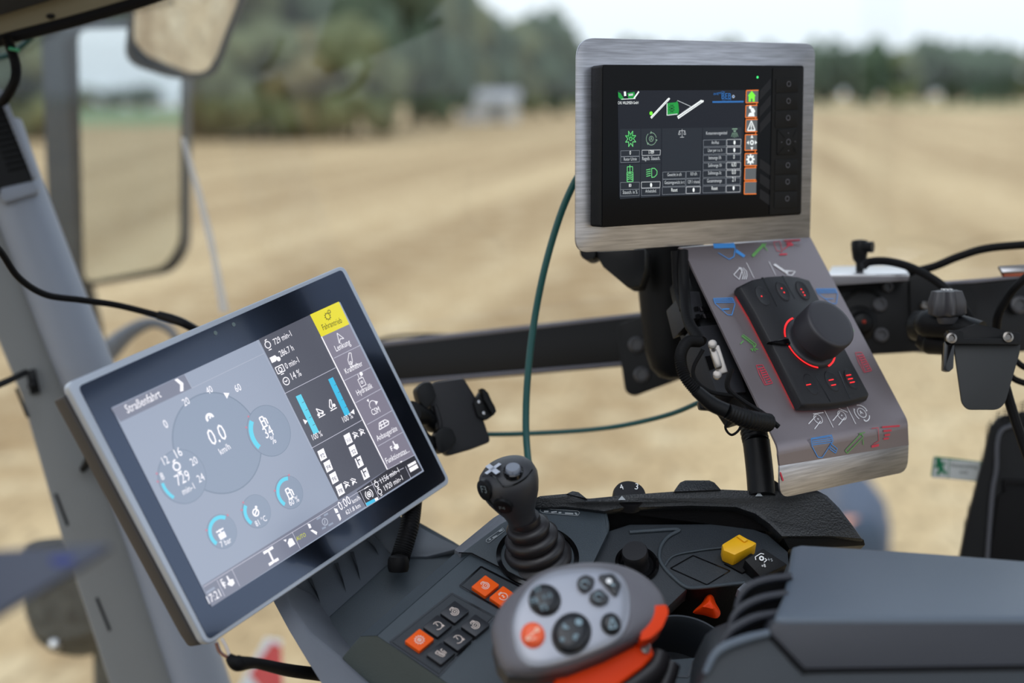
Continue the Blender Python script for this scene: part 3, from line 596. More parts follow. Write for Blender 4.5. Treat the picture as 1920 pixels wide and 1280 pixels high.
icon(D_(510, 765), .0046, [('p', [(-.7, -.6), (.7, -.6), (.7, .45), (-.7, .45)]), ('l', [(-.8, .9), (.8, .9)]), ('l', [(0, .5), (0, 1.1)])], wd=.0012); icon(D_(748, 605), .0048, [('c', (0, 0), .7), ('l', [(-.4, -.3), (.4, .3)]), ('d', (.5, .75), .25)], wd=.0012)
icon(D_(855, 912), .0066, [('p', [(-.8, .95), (-.2, .95), (-.2, .6), (-.8, .6)]), ('p', [(.2, .95), (.8, .95), (.8, .6), (.2, .6)]), ('p', [(-.8, -.6), (-.2, -.6), (-.2, -.95), (-.8, -.95)]), ('p', [(.2, -.6), (.8, -.6), (.8, -.95), (.2, -.95)]), ('l', [(-.5, .78), (.5, .78)]), ('l', [(-.5, -.78), (.5, -.78)]), ('l', [(0, .78), (0, -.78)])], wd=.0018)
icon(D_(990, 815), .005, [('p', [(-.5, -.7), (.8, -.7), (.7, .4), (.1, .6), (-.5, .1)]), ('p', [(-1, .9), (-.4, .75), (-.7, .4)])])
icon(E5(242, 445), .006, [('p', [(-.2, 1), (.2, .8), (.15, .25), (-.25, .3)]), ('p', [(-.25, 0), (.15, -.05), (.7, -.7), (.4, -1)])]); icon(E5(385, 360), .006, [('p', [(-.2, 1), (.3, .7), (.25, .15), (-.25, .25)]), ('p', [(-.2, 0), (.3, -.05), (.2, -.8), (-.15, -1)])])
icon(E5(315, 402), .0036, [('c', (0, 0), .9), ('l', [(-.3, -.4), (.2, .4)])], udim, .0009)
for a, b_ in (((270, 388), (292, 375)), ((310, 368), (332, 356)), ((300, 440), (320, 430)), ((335, 422), (360, 408))): bd.line(E5(*a), E5(*b_), .0016, ubg, 5)
bd.line(D_(400, 1172), D_(458, 1135), .0018, ubg, 5)
icon(E5(556, 252), .0048, [('c', (0, 0), .55), ('d', (0, 0), .25), ('c', (0, 0), .95, 120, 240), ('c', (0, 0), .95, -60, 60), ('l', [(-.5, 1.3), (.7, 1.3)])], wd=.0008)
bd.poly([E5(537, 300), E5(585, 275), E5(592, 290), E5(545, 316)], ucy2, 5); bd.poly([E5(585, 275), E5(602, 266), E5(608, 280), E5(592, 290)], uw, 5)
icon(E5(597, 200), .004, engine, wd=.0007); icon(E5(615, 240), .004, engine, wd=.0007)
bd.poly([E5(765, 92), E5(808, 68), E5(814, 82), E5(771, 106)], uw, 5); bd.poly([E5(773, 111), E5(816, 87), E5(826, 107), E5(782, 132)], uw, 5); bd.poly([Bc(1012, 1150), Bc(1030, 1143), Bc(1024, 1157)], uw, 5)
bd.done('display', term, label='lit colour screen')
bd = Board(TE, .0008)
for c_ in ((404, 624), (438, 608)): bd.disc(c_, .0018, mat('sensor_grey', (96, 110, 112), .3, var=0), 1, 20)
bd.done('light_sensor', term)
# support hose and wires of the terminal
bm = B(); tube(bm, [TE.hit(775, 930, -.02), P(768, 985, 1.19), P(752, 1040, 1.18), P(748, 1054, 1.175)], [.0085, .0085, .0085, .0085], 14, ribs=2, ribamp=.03, n=24)
lathe(bm, P(747, 1062, 1.165), UP, [(.0085, -.004), (.0095, .0), (.0092, .006), (.008, .009)], 20)
ob('hose', bm, rubber, label='black braided cable hose running from the touchscreen into the console', cat='hose')
t = thing('wire_bundle', P(590, 1262, 1.12), 'black sleeved wire bundle under the touchscreen with pale bare wires', 'cable')
bm = B(); tube(bm, [P(428, 1231, 1.0), P(445, 1243, 1.0), P(480, 1243, 1.02), P(540, 1256, 1.06), P(600, 1264, 1.09), P(640, 1270, 1.12)], [.0032, .0062, .0042, .0052, .0055, .0055], 12); ob('sleeve', bm, rubber, t)
wm = [mat('white_wire', (198, 190, 184), .5), mat('brown_wire', (110, 70, 56), .5)]
for m_, q in ((wm[1], [(405, 1205), (412, 1222), (428, 1233)]), (wm[0], [(415, 1196), (424, 1212), (430, 1228)])):
    bm = B(); tube(bm, [P(x, y, 1.0) for x, y in q], .0013, 8); ob('wire', bm, m_, t)
# ================================================================== upper monitor in its steel frame
MQ = [(1082, 70.6), (1529, 81.6), (1518.7, 445), (1080, 474)]
mn = solve(MQ); MNv = cv(*mn)
MO = Pl(P(1300, 270, 1.2), MNv, P(1, 1, 1)-P(0, 1, 1)); MO = Pl(MO.o, MNv, MO.hit(*MQ[1])-MO.hit(*MQ[0]))
fr = thing('steel_surround', MO.hit(1300, 470, -.002), 'brushed steel plate around the upper small black monitor', 'steel frame')
bm = B(); uv = roundpoly([MO.uv(*q) for q in MQ], [.018, .013, .0, .013], 10)
prism(bm, [MO.pt(a[0], a[1], 0) for a in uv], MO.n*-.0025, bevel=.0004); ob('frame_plate', bm, steel, fr)
mon = thing('control_monitor', MO.hit(1310, 425, 0), 'black monitor with orange-edged icons set in the brushed steel frame', 'monitor')
FQ = [(1128.5, 121), (1508, 122.5), (1503, 402.5), (1126.5, 426.5)]
bm = B(); plate(bm, MO, FQ, .0003, .0165, r=.003, bevel=.0012, seg=3); ob('housing', bm, black, mon)
M2 = lambda x, y: (1060+.3436*x, 50+.34375*y)
bm = B(); plate(bm, MO, [M2(206, 214), M2(1300, 217), M2(1284, 1020), M2(202, 1090)], .0155, .0172, r=.002); ob('front_glass', bm, mat('monitor_glass', (4, 5, 9), .1, spec=.12, var=0), mon, smooth=False)
bm = B(); plate(bm, MO, [M2(1133, 226), M2(1296, 224), M2(1281, 1016), M2(1115, 1026)], .0172, .0179, r=.0015, bevel=.0003); ob('key_panel', bm, black, mon)
for k, (y0, y1, yc) in enumerate(((280, 355, 312), (363, 450, 405), (456, 545, 497), (722, 800, 755), (808, 890, 845), (898, 985, 937))):
    bm = B(); plate(bm, MO, [M2(1150-k*1.5, y0+4), M2(1274-k*1.5, y0), M2(1271-k*1.5, y1), M2(1148-k*1.5, y1+6)], .0179, .0185, r=.001, bevel=.0003); kb = ob('key', bm, black, mon)
    bd = Board(MO, .0187, M2); bd.arc((1219-k*1.7, yc), .0019, .0025, 0, 360, mat('dim_ring', (92, 92, 100), .5, var=0)); bd.done('ring', kb)
bm = B(); plate(bm, MO, [M2(1158, 560), M2(1266, 552), M2(1262, 694), M2(1156, 700)], .0179, .0188, r=.0015, bevel=.0006)
kb = ob('direction_key', bm, black, mon)
bd = Board(MO, .019, M2); bd.arc((1217, 628), .0021, .0027, 0, 360, mat('dim_ring', (92, 92, 100)))
for p in ((1217, 580), (1217, 676), (1180, 630), (1254, 626)): bd.disc(p, .0005, mat('dim_ring', (92, 92, 100)))
for a, b_ in (((1160, 562), (1196, 605)), ((1264, 556), (1240, 602)), ((1158, 698), (1194, 655)), ((1262, 690), (1240, 652))): bd.line(a, b_, .0004, rubber)
bd.done('ring', kb)
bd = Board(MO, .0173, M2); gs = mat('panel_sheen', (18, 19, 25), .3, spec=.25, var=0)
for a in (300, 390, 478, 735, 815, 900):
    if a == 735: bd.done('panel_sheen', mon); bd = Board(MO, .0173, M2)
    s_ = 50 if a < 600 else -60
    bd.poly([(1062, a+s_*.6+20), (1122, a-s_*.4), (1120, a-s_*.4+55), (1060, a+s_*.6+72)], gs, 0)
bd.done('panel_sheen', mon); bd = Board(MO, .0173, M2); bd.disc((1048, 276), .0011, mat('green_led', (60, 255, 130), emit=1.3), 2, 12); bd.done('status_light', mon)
e_ = lambda n_, c, k=1.0: mat('mon_'+n_, c, rough=.15, spec=.15, emit=k)
M4 = lambda x, y: (1140+.1875*x, 150+.1875*y)
bd = Board(MO, .0174, M4)
mbg, mpan, mln, mgr, mgrd, mgl, mw, mor, mbl, mgy, mtx = e_('bg', (15, 20, 30)), e_('pan', (30, 36, 44)), e_('line', (120, 126, 134)), e_('green', (110, 220, 130)), e_('darkgreen', (24, 150, 60)), e_('lime', (120, 240, 60), 1.1), e_('white', (240, 246, 246)), e_('orange', (236, 120, 40)), e_('blue', (44, 110, 180)), e_('grey', (92, 96, 98)), e_('text', (196, 202, 206))
mln2 = e_('line2', (178, 182, 186)); mgg = e_('greygreen', (120, 150, 130))
bd.poly([(95, 105), (1375, 100), (1335, 1135), (112, 1175)], mbg, 0)
for q in (((118, 490), (325, 487), (322, 830), (116, 835)), ((330, 487), (530, 483), (527, 822), (326, 830)), ((116, 845), (322, 838), (318, 1175), (118, 1190)), ((328, 838), (527, 832), (522, 1165), (325, 1178)), ((540, 483), (940, 477), (932, 1145), (535, 1162)), ((948, 476), (1335, 472), (1325, 1130), (942, 1144))): bd.poly(q, mpan, 1)
def cell(x0, y0, x1, y1, m, wd=.00035): 
    k = lambda y: 1-(y-100)/1100*.012
    bd.pline([(x0, y0+ (0)), (x1, y0-(x1-x0)*.02), (x1-3, y1-(x1-x0)*.03), (x0, y1)], wd, m, 3, True)
for c_ in ((125, 708, 314, 765), (125, 768, 314, 825), (338, 702, 522, 755), (122, 1025, 314, 1095), (122, 1095, 312, 1160), (332, 1020, 520, 1080), (332, 1085, 518, 1155), (545, 920, 775, 990), (780, 914, 922, 982), (545, 995, 772, 1065), (778, 990, 920, 1060), (540, 1072, 775, 1145), (780, 1068, 922, 1135)): cell(*c_, mln)
cell(338, 702, 522, 755, mln2, .0006); cell(332, 1020, 520, 1080, mln2, .0006); cell(780, 1068, 922, 1135, mln2, .0006)
for k in range(7):
    y0 = 600+k*77; cell(952-k*1.2, y0, 1180-k, y0+66, mln); cell(1186-k, y0-5, 1328-k*1.3, y0+60, mln2 if k in (0, 1, 3, 4, 6) else mln, .0005)
def ctext(s, cx, cy, wd_px, m=mtx, sl=-.025): bd.text(s, (cx-wd_px/2, cy+10-sl*wd_px/2*0+wd_px*.012), (cx+wd_px/2, cy+10-wd_px*.012), m, 5, 1.5)
for s, cx, cy, ww in (('0', 219, 736, 14), ('1789', 430, 728, 52), ('Rotor U/min', 219, 795, 128), ('Regelb. Stausch.', 427, 790, 178), ('80', 217, 1058, 24), ('Stausch. in %', 217, 1127, 146), ('Arbeitsbel.', 425, 1114, 112), ('Gewicht in t/h', 660, 950, 142), ('0.0 t/h', 853, 943, 64), ('Gesamtgewicht in t', 660, 1028, 198), ('129.1 t/total', 853, 1022, 118), ('Reset', 660, 1105, 62), ('Konservierungsmittel', 1082, 535, 210),
    ('An/Aus', 1068, 630, 76), ('Liter per t o. h', 1066, 706, 142), ('Istmenge l/h', 1065, 782, 124), ('Sollmenge l/h', 1065, 858, 134), ('Sollmenge l/t', 1063, 934, 132), ('Gesamtmenge', 1060, 1012, 148), ('Reset', 1062, 1088, 60), ('0', 1256, 778, 14), ('630', 1255, 854, 46), ('0.0', 1254, 930, 40), ('2 l', 1253, 1004, 32)): ctext(s, cx, cy, ww, mw if len(s) < 6 else mtx)
for p in ((1261, 625), (1259, 700), (1252, 1080), (852, 1098), (427, 1050)): bd.disc(p, .0011, mw, 5, 20, ry=.0019)
def g(c, s, strokes, m, wd=.0006):
    global bd_, _b; icon_on(bd, c, s, strokes, m, wd)
def icon_on(b, c, s, strokes, m, wd):
    cu = b.uv(c)
    for st in strokes:
        tf = lambda p: Vector((cu.x+s*p[0], cu.y+s*p[1]))
        if st[0] == 'p': b.put([tf(p) for p in st[1]], m, 6)
        elif st[0] == 'l':
            for a, b2 in zip(st[1], st[1][1:]):
                a, b2 = tf(a), tf(b2); d = b2-a
                if d.length < 1e-7: continue
                d.normalize(); q = Vector((-d.y, d.x))*wd/2; b.put([a-q, b2-q, b2+q, a+q], m, 6)
        elif st[0] == 'c': q = tf(st[1]); b.arc(q, st[2]*s-wd, st[2]*s, st[3] if len(st) > 3 else 0, st[4] if len(st) > 3 else 360, m, 6, 20, True)
        elif st[0] == 'd': q = tf(st[1]); b.arc(q, 0, st[2]*s, 0, 360, m, 6, 16, True)
star = [(1.0*math.cos(a)*(1 if i % 2 else .5), 1.25*math.sin(a)*(1 if i % 2 else .5)) for i, a in enumerate([j*math.pi/8 for j in range(17)])]
g((222, 588), .0058, [('l', star), ('c', (0, 0), .3)], mgr); 
for a in range(0, 8, 2): g((222, 588), .0058, [('p', [(0, 0), star[a], star[a+1]])], mgrd)
g((428, 588), .0056, [('c', (0, 0), 1.0, 10, 95), ('c', (0, 0), 1.0, 125, 215), ('c', (0, 0), 1.0, 240, 335), ('c', (0, 0), .45), ('l', [(-.15, -.2), (0, .25), (.15, -.2)]), ('p', [(-.3, .8), (0, 1.2), (.15, .85)]), ('p', [(.8, 0), (1.2, -.2), (.85, -.45)]), ('p', [(-.9, -.4), (-.7, -.95), (-.4, -.7)])], mgg)
g((736, 532), .0036, [('l', [(0, 1), (0, -.9)]), ('l', [(-.9, .6), (.9, .6)]), ('l', [(-.6, -.95), (.6, -.95)]), ('l', [(-.8, .6), (-1.1, -.3), (-.5, -.3), (-.8, .6)]), ('l', [(.8, .6), (.5, -.3), (1.1, -.3), (.8, .6)])], mln2, .0005)
g((215, 935), .0062, [('l', [(-.5, -1.1), (.5, -1.1), (.5, .2), (-.5, .2), (-.5, -1.1)]), ('l', [(-.45, .3), (-.45, .95), (.45, .95), (.45, .3)]), ('l', [(0, .1), (0, 1.2)])]+[('l', [(-.45, -.85+.25*i), (0, -.7+.25*i), (.45, -.9+.25*i)]) for i in range(4)], mgr)
g((432, 928), .0052, [('l', [(0, .75), (0, -.75), (.55, -.7), (1.05, -.3), (1.1, .3), (.6, .75), (0, .75)])]+[('l', [(-1.1, -.55+.35*i), (-.2, -.4+.35*i)]) for i in range(4)], mgr)
g((1262, 530), .0042, [('p', [(-.7, 1), (.7, 1), (.7, .75), (-.7, .75)]), ('p', [(-.4, .6), (.4, .6), (.2, .2), (-.2, .2)])]+[('l', [(.25*i, .1), (.45*i, -1+.12*abs(i))]) for i in (-2, -1, 0, 1, 2)], mgg)
# machine picture
bd.poly([(420, 370), (600, 178), (614, 195), (432, 388)], mw, 4); bd.line((430, 378), (606, 190), .0003, mgy, 5); bd.disc((427, 333), .0017, mgl, 5, 20); bd.disc((606, 188), .0009, mw, 6, 12)
bd.poly([(585, 232), (680, 222), (686, 205), (700, 235), (708, 300), (700, 345), (586, 358)], mgrd, 3); g((634, 285), .003, [('l', star), ('d', (0, 0), .3)], mbg, .0004); bd.line((586, 232), (586, 355), .0006, mw, 5)
bd.line((590, 352), (690, 340), .0009, mtx, 5); bd.poly([(688, 362), (925, 200), (945, 222), (700, 390)], mw, 4); bd.line((700, 372), (925, 222), .0004, mgy, 5); bd.line((735, 330), (820, 272), .0006, mtx, 5); bd.line((690, 205), (825, 265), .0005, mtx, 5); bd.poly([(920, 198), (955, 205), (948, 225), (925, 222)], mw, 5)
# maker marks
bd.poly([(97, 120), (120, 130), (150, 175), (160, 195), (125, 198), (100, 170)], mgrd, 4); bd.poly([(190, 130), (262, 118), (268, 178), (200, 190)], mgrd, 4); bd.poly([(155, 115), (176, 115), (180, 158), (158, 162)], mw, 4); bd.line((255, 185), (305, 115), .0014, mw, 5); bd.poly([(202, 140), (246, 135), (246, 155), (202, 160)], mtx, 5); bd.line((130, 192), (270, 186), .0005, mw, 5)
bd.text('CHR. WILLEMSEN GmbH', (95, 243), (300, 240), mw, 5, 1.8)
bd.text('BEB', (1132, 188), (1228, 186), mbl, 5, 1.0); bd.text('designed by', (1052, 152), (1165, 128), mbl, 5, 1.2); bd.text('SOLUTIONS', (1135, 203), (1228, 201), mbl, 5, 1.1); bd.line((1040, 220), (1352, 216), .0014, mbl, 5); bd.disc((1250, 165), .0014, mtx, 5, 16); bd.disc((1250, 165), .0009, mbl, 6, 16)
# side icons
tiles = [(1380, 105, 1502, 228), (1376, 255, 1490, 375), (1376, 395, 1492, 518), (1370, 548, 1488, 704), (1368, 735, 1488, 858), (1366, 878, 1480, 1000), (1362, 1016, 1482, 1140)]
for i, (x0, y0, x1, y1) in enumerate(tiles):
    bd.poly([(x0, y0), (x1, y0-3), (x1-3, y1-3), (x0-4, y1)], mgy, 2); bd.line((x0, y0), (x1, y0-3), .0009, mor, 4); bd.line((x0, y0), (x0-4, y1), .0009, mor, 4); bd.line((x0-4, y1), (x1-3, y1-3), .0009, mor, 4)
    if i < 6: bd.line((x1-18, y1), (x1-20, tiles[i+1][1]), .0008, mor, 4)
g((1432, 165), .0046, [('p', [(-1, .1), (0, 1.1), (1, .1), (.75, .1), (.75, -1), (.2, -1), (.2, -.4), (-.2, -.4), (-.2, -1), (-.75, -1), (-.75, .1)])], mgl)
g((1430, 312), .0046, [('d', (-.3, .75), .35), ('d', (.25, .2), .45), ('p', [(-.9, -1), (.8, -1), (.6, -.2), (-.5, -.3)]), ('d', (.6, 0), .3)], mw)
g((1428, 460), .0052, [('l', [(0, .9), (-.85, -.75), (.85, -.75), (0, .9)]), ('l', [(0, .35), (0, -.3)]), ('d', (0, -.5), .12)], mw, .0011)
g((1434, 625), .0054, [('c', (0, 0), .42), ('p', [(-.3, .75), (0, 1.3), (.3, .75)]), ('p', [(-.3, -.75), (0, -1.3), (.3, -.75)]), ('p', [(.65, .35), (1.1, 0), (.65, -.35)]), ('p', [(-.65, .35), (-1.1, 0), (-.65, -.35)])], mw, .0012)
g((1420, 793), .0046, [('c', (0, 0), .75)]+[('p', [(.65*math.cos(a-.25), .65*math.sin(a-.25)), (1.05*math.cos(a-.18), 1.05*math.sin(a-.18)), (1.05*math.cos(a+.18), 1.05*math.sin(a+.18)), (.65*math.cos(a+.25), .65*math.sin(a+.25))]) for a in [i*math.pi/4 for i in range(8)]], mw, .0018)
bd.done('display', mon, label='lit dark screen with orange-edged icons')

# ================================================================== sloping printed plate with the rotary controller
CQ = [(1278, 460), (1517, 440), (1703, 790), (1460, 840)]
cn = cv(*solve(CQ)); o_ = MO.hit(1380, 456, -.001)
CT = Pl(o_, cn, P(1, 1, 1)-P(0, 1, 1)); CT = Pl(o_, cn, CT.hit(*CQ[1])-CT.hit(*CQ[0]))
cp = thing('controller_bracket', CT.hit(1580, 900, 0), 'sloping grey printed metal plate below the upper monitor, bent down at its foot', 'metal bracket')
a_, b_, c_, d_ = [CT.hit(*q) for q in CQ]
# plate with a soft bend at the foot
fold_dir = cv(-.02, -1, -.1).normalized()
def strip(x_of, th): pass
FL = Pl(d_, (c_-d_).cross(fold_dir)*-1, c_-d_)
if FL.n.dot(CAM-d_) < 0: FL = Pl(d_, -FL.n, c_-d_)
def bracket(off, mi, bm):
    n0, n1 = CT.n, FL.n
    dn = ((d_-a_).normalized()); r = .006
    Lp = [a_ + n0*off - n0*.004 + dn*-.001, a_ + n0*off + dn*.003]; Rp = [b_ + n0*off - n0*.004 + dn*-.001, b_+n0*off + dn*.003]
    Lp += [d_ - dn*r + n0*off]; Rp += [c_ - (c_-b_).normalized()*r + n0*off]
    for k in range(1, 5):
        t = k/5; nn = n0.lerp(n1, t).normalized()
        for Q, p, dd in ((Lp, d_, dn), (Rp, c_, (c_-b_).normalized())):
            s0 = p - dd*r; s1 = p + fold_dir*r; Q.append(s0*(1-t)**2 + p*2*t*(1-t) + s1*t*t + nn*off)
    Lp.append(d_+fold_dir*r+n1*off); Rp.append(c_+fold_dir*r+n1*off)
    return Lp, Rp
Lp, Rp = bracket(0, 0, None); Lb, Rb = bracket(-.002, 0, None)
bm = B()
def shell(bm, Lp, Rp, Lb, Rb, mi=0):
    fs = loft(bm, [[l, r, rb, lb] for l, r, rb, lb in zip(Lp, Rp, Rb, Lb)], mi); return fs
shell(bm, Lp, Rp, Lb, Rb); ob('printed_plate', bm, foil, cp)
tl = FL.uv(*CQ[3]); 
low = [FL.hit(1461, 918), FL.hit(1703, 880)]
y_b = [FL.uv(1462, 893), FL.uv(1704, 834)]
bm = B(); l0, r0 = Lp[-1], Rp[-1]; p0 = (FL.n.dot(l0-FL.o))
band = [l0, r0, FL.pt(*FL.uv(1704, 834)), FL.pt(*FL.uv(1462, 873))]
prism(bm, band, FL.n*-.002); ob('printed_apron', bm, foil, cp)
bm = B(); uv = roundpoly([FL.uv(1462, 873), FL.uv(1704, 834), FL.uv(1702, 884), FL.uv(1462, 934)], [0, 0, .016, .012], 8)
prism(bm, [FL.pt(a[0], a[1]) for a in uv], FL.n*-.002, bevel=.0003); ob('steel_apron', bm, steel, cp, label='bare brushed steel lip')
C8 = lambda x, y: (1340+.29694*x, 480+.29688*y); C3 = lambda x, y: (1240+.40617*x, 430+.40625*y)
pb, pg, pr, pw = mat('print_blue', (66, 140, 212), .5, var=0), mat('print_green', (96, 156, 84), .5, var=0), mat('print_red', (196, 52, 72), .5, var=0), mat('print_white', (222, 222, 226), .5, var=0)
bd = Board(CT, .0004, C8); W_ = .0007
def nxt():
    global bd
    bd.done('marking', cp); bd = Board(CT, .0004, C8)
def hopper(pts, lines, slot=True, wd=.0007):
    bd.pline(pts, wd, pb, 2, True)
    for a, b2 in lines: bd.line(a, b2, wd, pb, 2)
    nxt()
hopper([(-8, 268), (112, 264), (128, 302), (108, 372), (82, 372), (2, 300)], [((-4, 276), (118, 273)), ((-2, 285), (122, 282)), ((1, 294), (125, 292)), ((48, 334), (92, 332)), ((48, 338), (92, 336))])
hopper([(640, 208), (762, 206), (776, 240), (768, 300), (738, 300), (650, 235)], [((645, 215), (765, 213)), ((650, 224), (770, 222)), ((655, 233), (774, 231)), ((695, 270), (750, 270))])
for a, b2 in (((170, 502), (250, 565)), ((178, 495), (262, 558)), ((162, 555), (182, 535)), ((240, 552), (255, 603)), ((225, 588), (272, 588)), ((235, 600), (262, 560)), ((868, 460), (880, 475))): bd.line(a, b2, .001, pg, 2)
for k in range(9): bd.line((176+k*8, 500+k*6), (170+k*8, 512+k*6), .0006, pg, 2)
nxt()
for X0, Y0 in ((262, 690), (888, 610)):
    bd.pline([(X0, Y0), (X0+40, Y0-2), (X0+102, Y0+112), (X0+55, Y0+124), (X0+20, Y0+60)], .0007, pr, 2, True)
    for k in range(7): bd.line((X0+12+k*10, Y0+22+k*14), (X0+48+k*7, Y0+14+k*14), .0009, pr, 2)
    bd.line((X0+20, Y0+20), (X0+60, Y0+116), .0008, pr, 2); nxt()
# white marks at the top
bd.pline([(120, 118), (160, 72), (172, 90), (155, 148)], .0007, pw, 2, True)
for i, r in enumerate((0, 1, 2)): bd.pline([(150+i*14, 70+i*2), (172+i*14, 96), (180+i*12, 125), (172+i*12, 148)], .0007, pw, 2)
bd.line((200, 42), (248, 138), .0006, pw); bd.line((342, 34), (385, 120), .0006, pw)
bd.poly([(368, 55), (382, 48), (468, 108), (455, 114)], pw, 2); bd.pline([(430, 98), (508, 96), (488, 122), (455, 118)], .0009, pw, 2); bd.line((505, 96), (440, 92), .001, pw)
nxt()
# white marks at the bottom
for X0, Y0 in ((652, 1028), (802, 1006)):
    bd.arc((X0, Y0), .0042, .0048, 0, 360, pw); bd.disc((X0, Y0), .0007, pw)
bd.line((592, 1060), (640, 1008), .0007, pw); bd.line((630, 1092), (668, 1042), .0007, pw); bd.line((620, 997), (686, 988), .0007, pw)
bd.line((745, 1040), (790, 986), .0007, pw); bd.line((782, 1068), (820, 1020), .0007, pw); bd.line((782, 962), (838, 986), .0007, pw)
bd.line((692, 974), (748, 1082), .0006, pw); bd.line((835, 952), (890, 1060), .0006, pw)
bd.arc((928, 990), .0044, .005, 0, 360, pw); bd.text('A', (920, 1000), (937, 996), pw)
for a0 in (20, 140, 260): bd.arc((928, 992), .0078, .0086, a0, a0+75, pw)
for p in ((880, 968), (958, 975), (945, 1036)): bd.disc(p, .0012, pw, 2, 3)
# top edge marks
nxt(); bd.cal = C3
bd.poly([(238, 66), (336, 62), (342, 82), (244, 86)], pb, 1); bd.pline([(242, 86), (340, 84), (335, 126), (312, 138), (262, 108)], .0008, pb, 2); bd.poly([(345, 90), (388, 120), (380, 130), (342, 106)], pb, 1)
bd.line((420, 124), (474, 68), .0026, pg); bd.line((462, 66), (490, 98), .0012, pg); bd.line((482, 64), (474, 84), .001, pg)
bd.pline([(517, 58), (547, 55), (558, 104), (532, 98)], .0006, pr, 2, True); bd.line((566, 52), (640, 49), .0018, pr); bd.line((577, 64), (602, 62), .002, pr); bd.line((580, 74), (608, 70), .002, pr); bd.line((545, 116), (580, 114), .0018, pr); bd.line((562, 94), (595, 70), .0008, pr)
bd.done('marking', cp, label='blue, green, red and white symbols')
bd = Board(FL, .0004, C3)
bd.pline([(690, 964), (785, 948), (792, 976), (742, 1052), (722, 1050), (695, 1000)], .0008, pb, 2, True)
for k in range(4): bd.line((690+k, 968+k*9), (788, 954+k*9), .0007, pb)
bd.pline([(782, 988), (812, 1012), (804, 1032), (776, 1012)], .0007, pb, 2, True); bd.line((776, 1000), (808, 1024), .0007, pb)
bd.pline([(848, 1020), (922, 942), (932, 956), (858, 1032)], .0009, pg, 2, True); bd.line((912, 942), (940, 936), .0008, pg); bd.line((930, 968), (932, 994), .0009, pg)
bd.pline([(970, 918), (1000, 914), (1004, 975), (978, 990)], .0006, pr, 2); bd.line((1018, 912), (1100, 906), .0016, pr); bd.line((1025, 930), (1062, 926), .0018, pr); bd.line((1030, 950), (1055, 946), .0018, pr); bd.line((1025, 966), (1050, 963), .0016, pr); bd.line((970, 1002), (1004, 994), .0022, pr)
bd.done('marking', cp); bd = Board(FL, .0004, C3); bd.line((548, 1120), (562, 1160), .0016, pr)
bd.done('marking', cp, label='blue, green and red symbols on the bent foot')
# controller body
H1 = .0115
body = thing('rotary_controller', CT.hit(1510, 640, 0), 'black rotary controller with a large knob and red light ring on the sloping plate', 'controller')
top = [(165, 186), (240, 148), (340, 128), (440, 122), (530, 130), (600, 150), (760, 460), (880, 690), (976, 868), (972, 884), (860, 915), (740, 932), (600, 936), (552, 934), (405, 640), (255, 350), (165, 200)]
rings = []
for h, g_ in ((.0018, 1.012), (.006, 1.02), (.0105, 1.0), (H1, .975)):
    uv = [Vector(CT.uv(*C8(*p), H1)) for p in top]; c = sum(uv, Vector((0, 0)))/len(uv)
    rings.append([CT.pt(*(c+(q-c)*g_), h) for q in uv])
bm = B(); loft(bm, rings); ob('body', bm, blacks, body, ang=50)
red = mat('red_light', (255, 36, 40), emit=1.6, ec=(255, 30, 32))
uv = [Vector(CT.uv(*C8(*p), H1)) for p in top]; c = sum(uv, Vector((0, 0)))/len(uv)
bm = B(); prism(bm, [CT.pt(*(c+(q-c)*.955), .0018) for q in uv], CT.n*-.0016); ob('base_light', bm, mat('red_base_glow', (255, 40, 40), emit=1.6, ec=(255, 24, 26)), body, label='dim red glowing base')
# key grooves and bowls
for a, b2 in (((302, 134), (392, 318)), ((430, 124), (508, 268)), ((640, 758), (730, 920)), ((784, 726), (856, 904))):
    ua, ub = Vector(CT.uv(*C8(*a), H1)), Vector(CT.uv(*C8(*b2), H1)); d = (ub-ua).normalized(); e2 = Vector((-d.y, d.x))*.0008
    bm = B(); prism(bm, [CT.pt(*(ua-e2), H1+.0002), CT.pt(*(ub-e2*.4), H1+.0002), CT.pt(*(ub+e2*.4), H1+.0002), CT.pt(*(ua+e2), H1+.0002)], CT.n*-.002); ob('key_groove', bm, glossy, body)
for c, ax_, dots_ in (((300, 252), 0, [(296, 254)]), ((430, 222), 0, [(422, 204), (438, 230)]), ((556, 216), 0, [(546, 210), (558, 229), (568, 247)]), ((606, 810), 1, [(592, 812)]), ((740, 790), 1, [(735, 782), (750, 814)]), ((862, 776), 1, [(845, 752), (856, 775), (868, 797)])):
    cu = Vector(CT.uv(*C8(*c), H1)); bm = B(); ang = R_(-6)
    prof = [(1.0, .0), (.95, .0006), (.86, .0005), (.6, .00028), (.3, .00018)]
    rg = [[CT.pt(cu.x+k*(.0068*math.cos(t)*math.cos(ang)-.0108*math.sin(t)*math.sin(ang)), cu.y+k*(.0068*math.cos(t)*math.sin(ang)+.0108*math.sin(t)*math.cos(ang)), H1+h) for t in [2*math.pi*i/32 for i in range(32)]] for k, h in prof]
    loft(bm, rg); kb = ob('key', bm, blacks, body, ang=60)
    bd = Board(CT, H1+.0009, C8)
    for q in dots_:
        if ax_ == 0: bd.disc(q, .00075, red, 2, 14)
        else: bd.line((q[0]-15, q[1]+3), (q[0]+15, q[1]-3), .0009, red)
    bd.done('key_light', kb)
kc = Vector(CT.uv(*C8(590, 540), H1)); KC = CT.pt(kc.x, kc.y, H1)
bm = B()
cu = Vector(CT.uv(*C8(600, 545), H1+.0008))
def ringang(p):
    q = Vector(CT.uv(*C8(*p), H1+.0008))-cu; return math.degrees(math.atan2(q.y, q.x)), q.length
import itertools
bd = Board(CT, H1+.0010)
rs = [ringang(p) for p in ((455, 338), (392, 500), (432, 574), (655, 715), (724, 706), (792, 632))]
rr_ = .0268
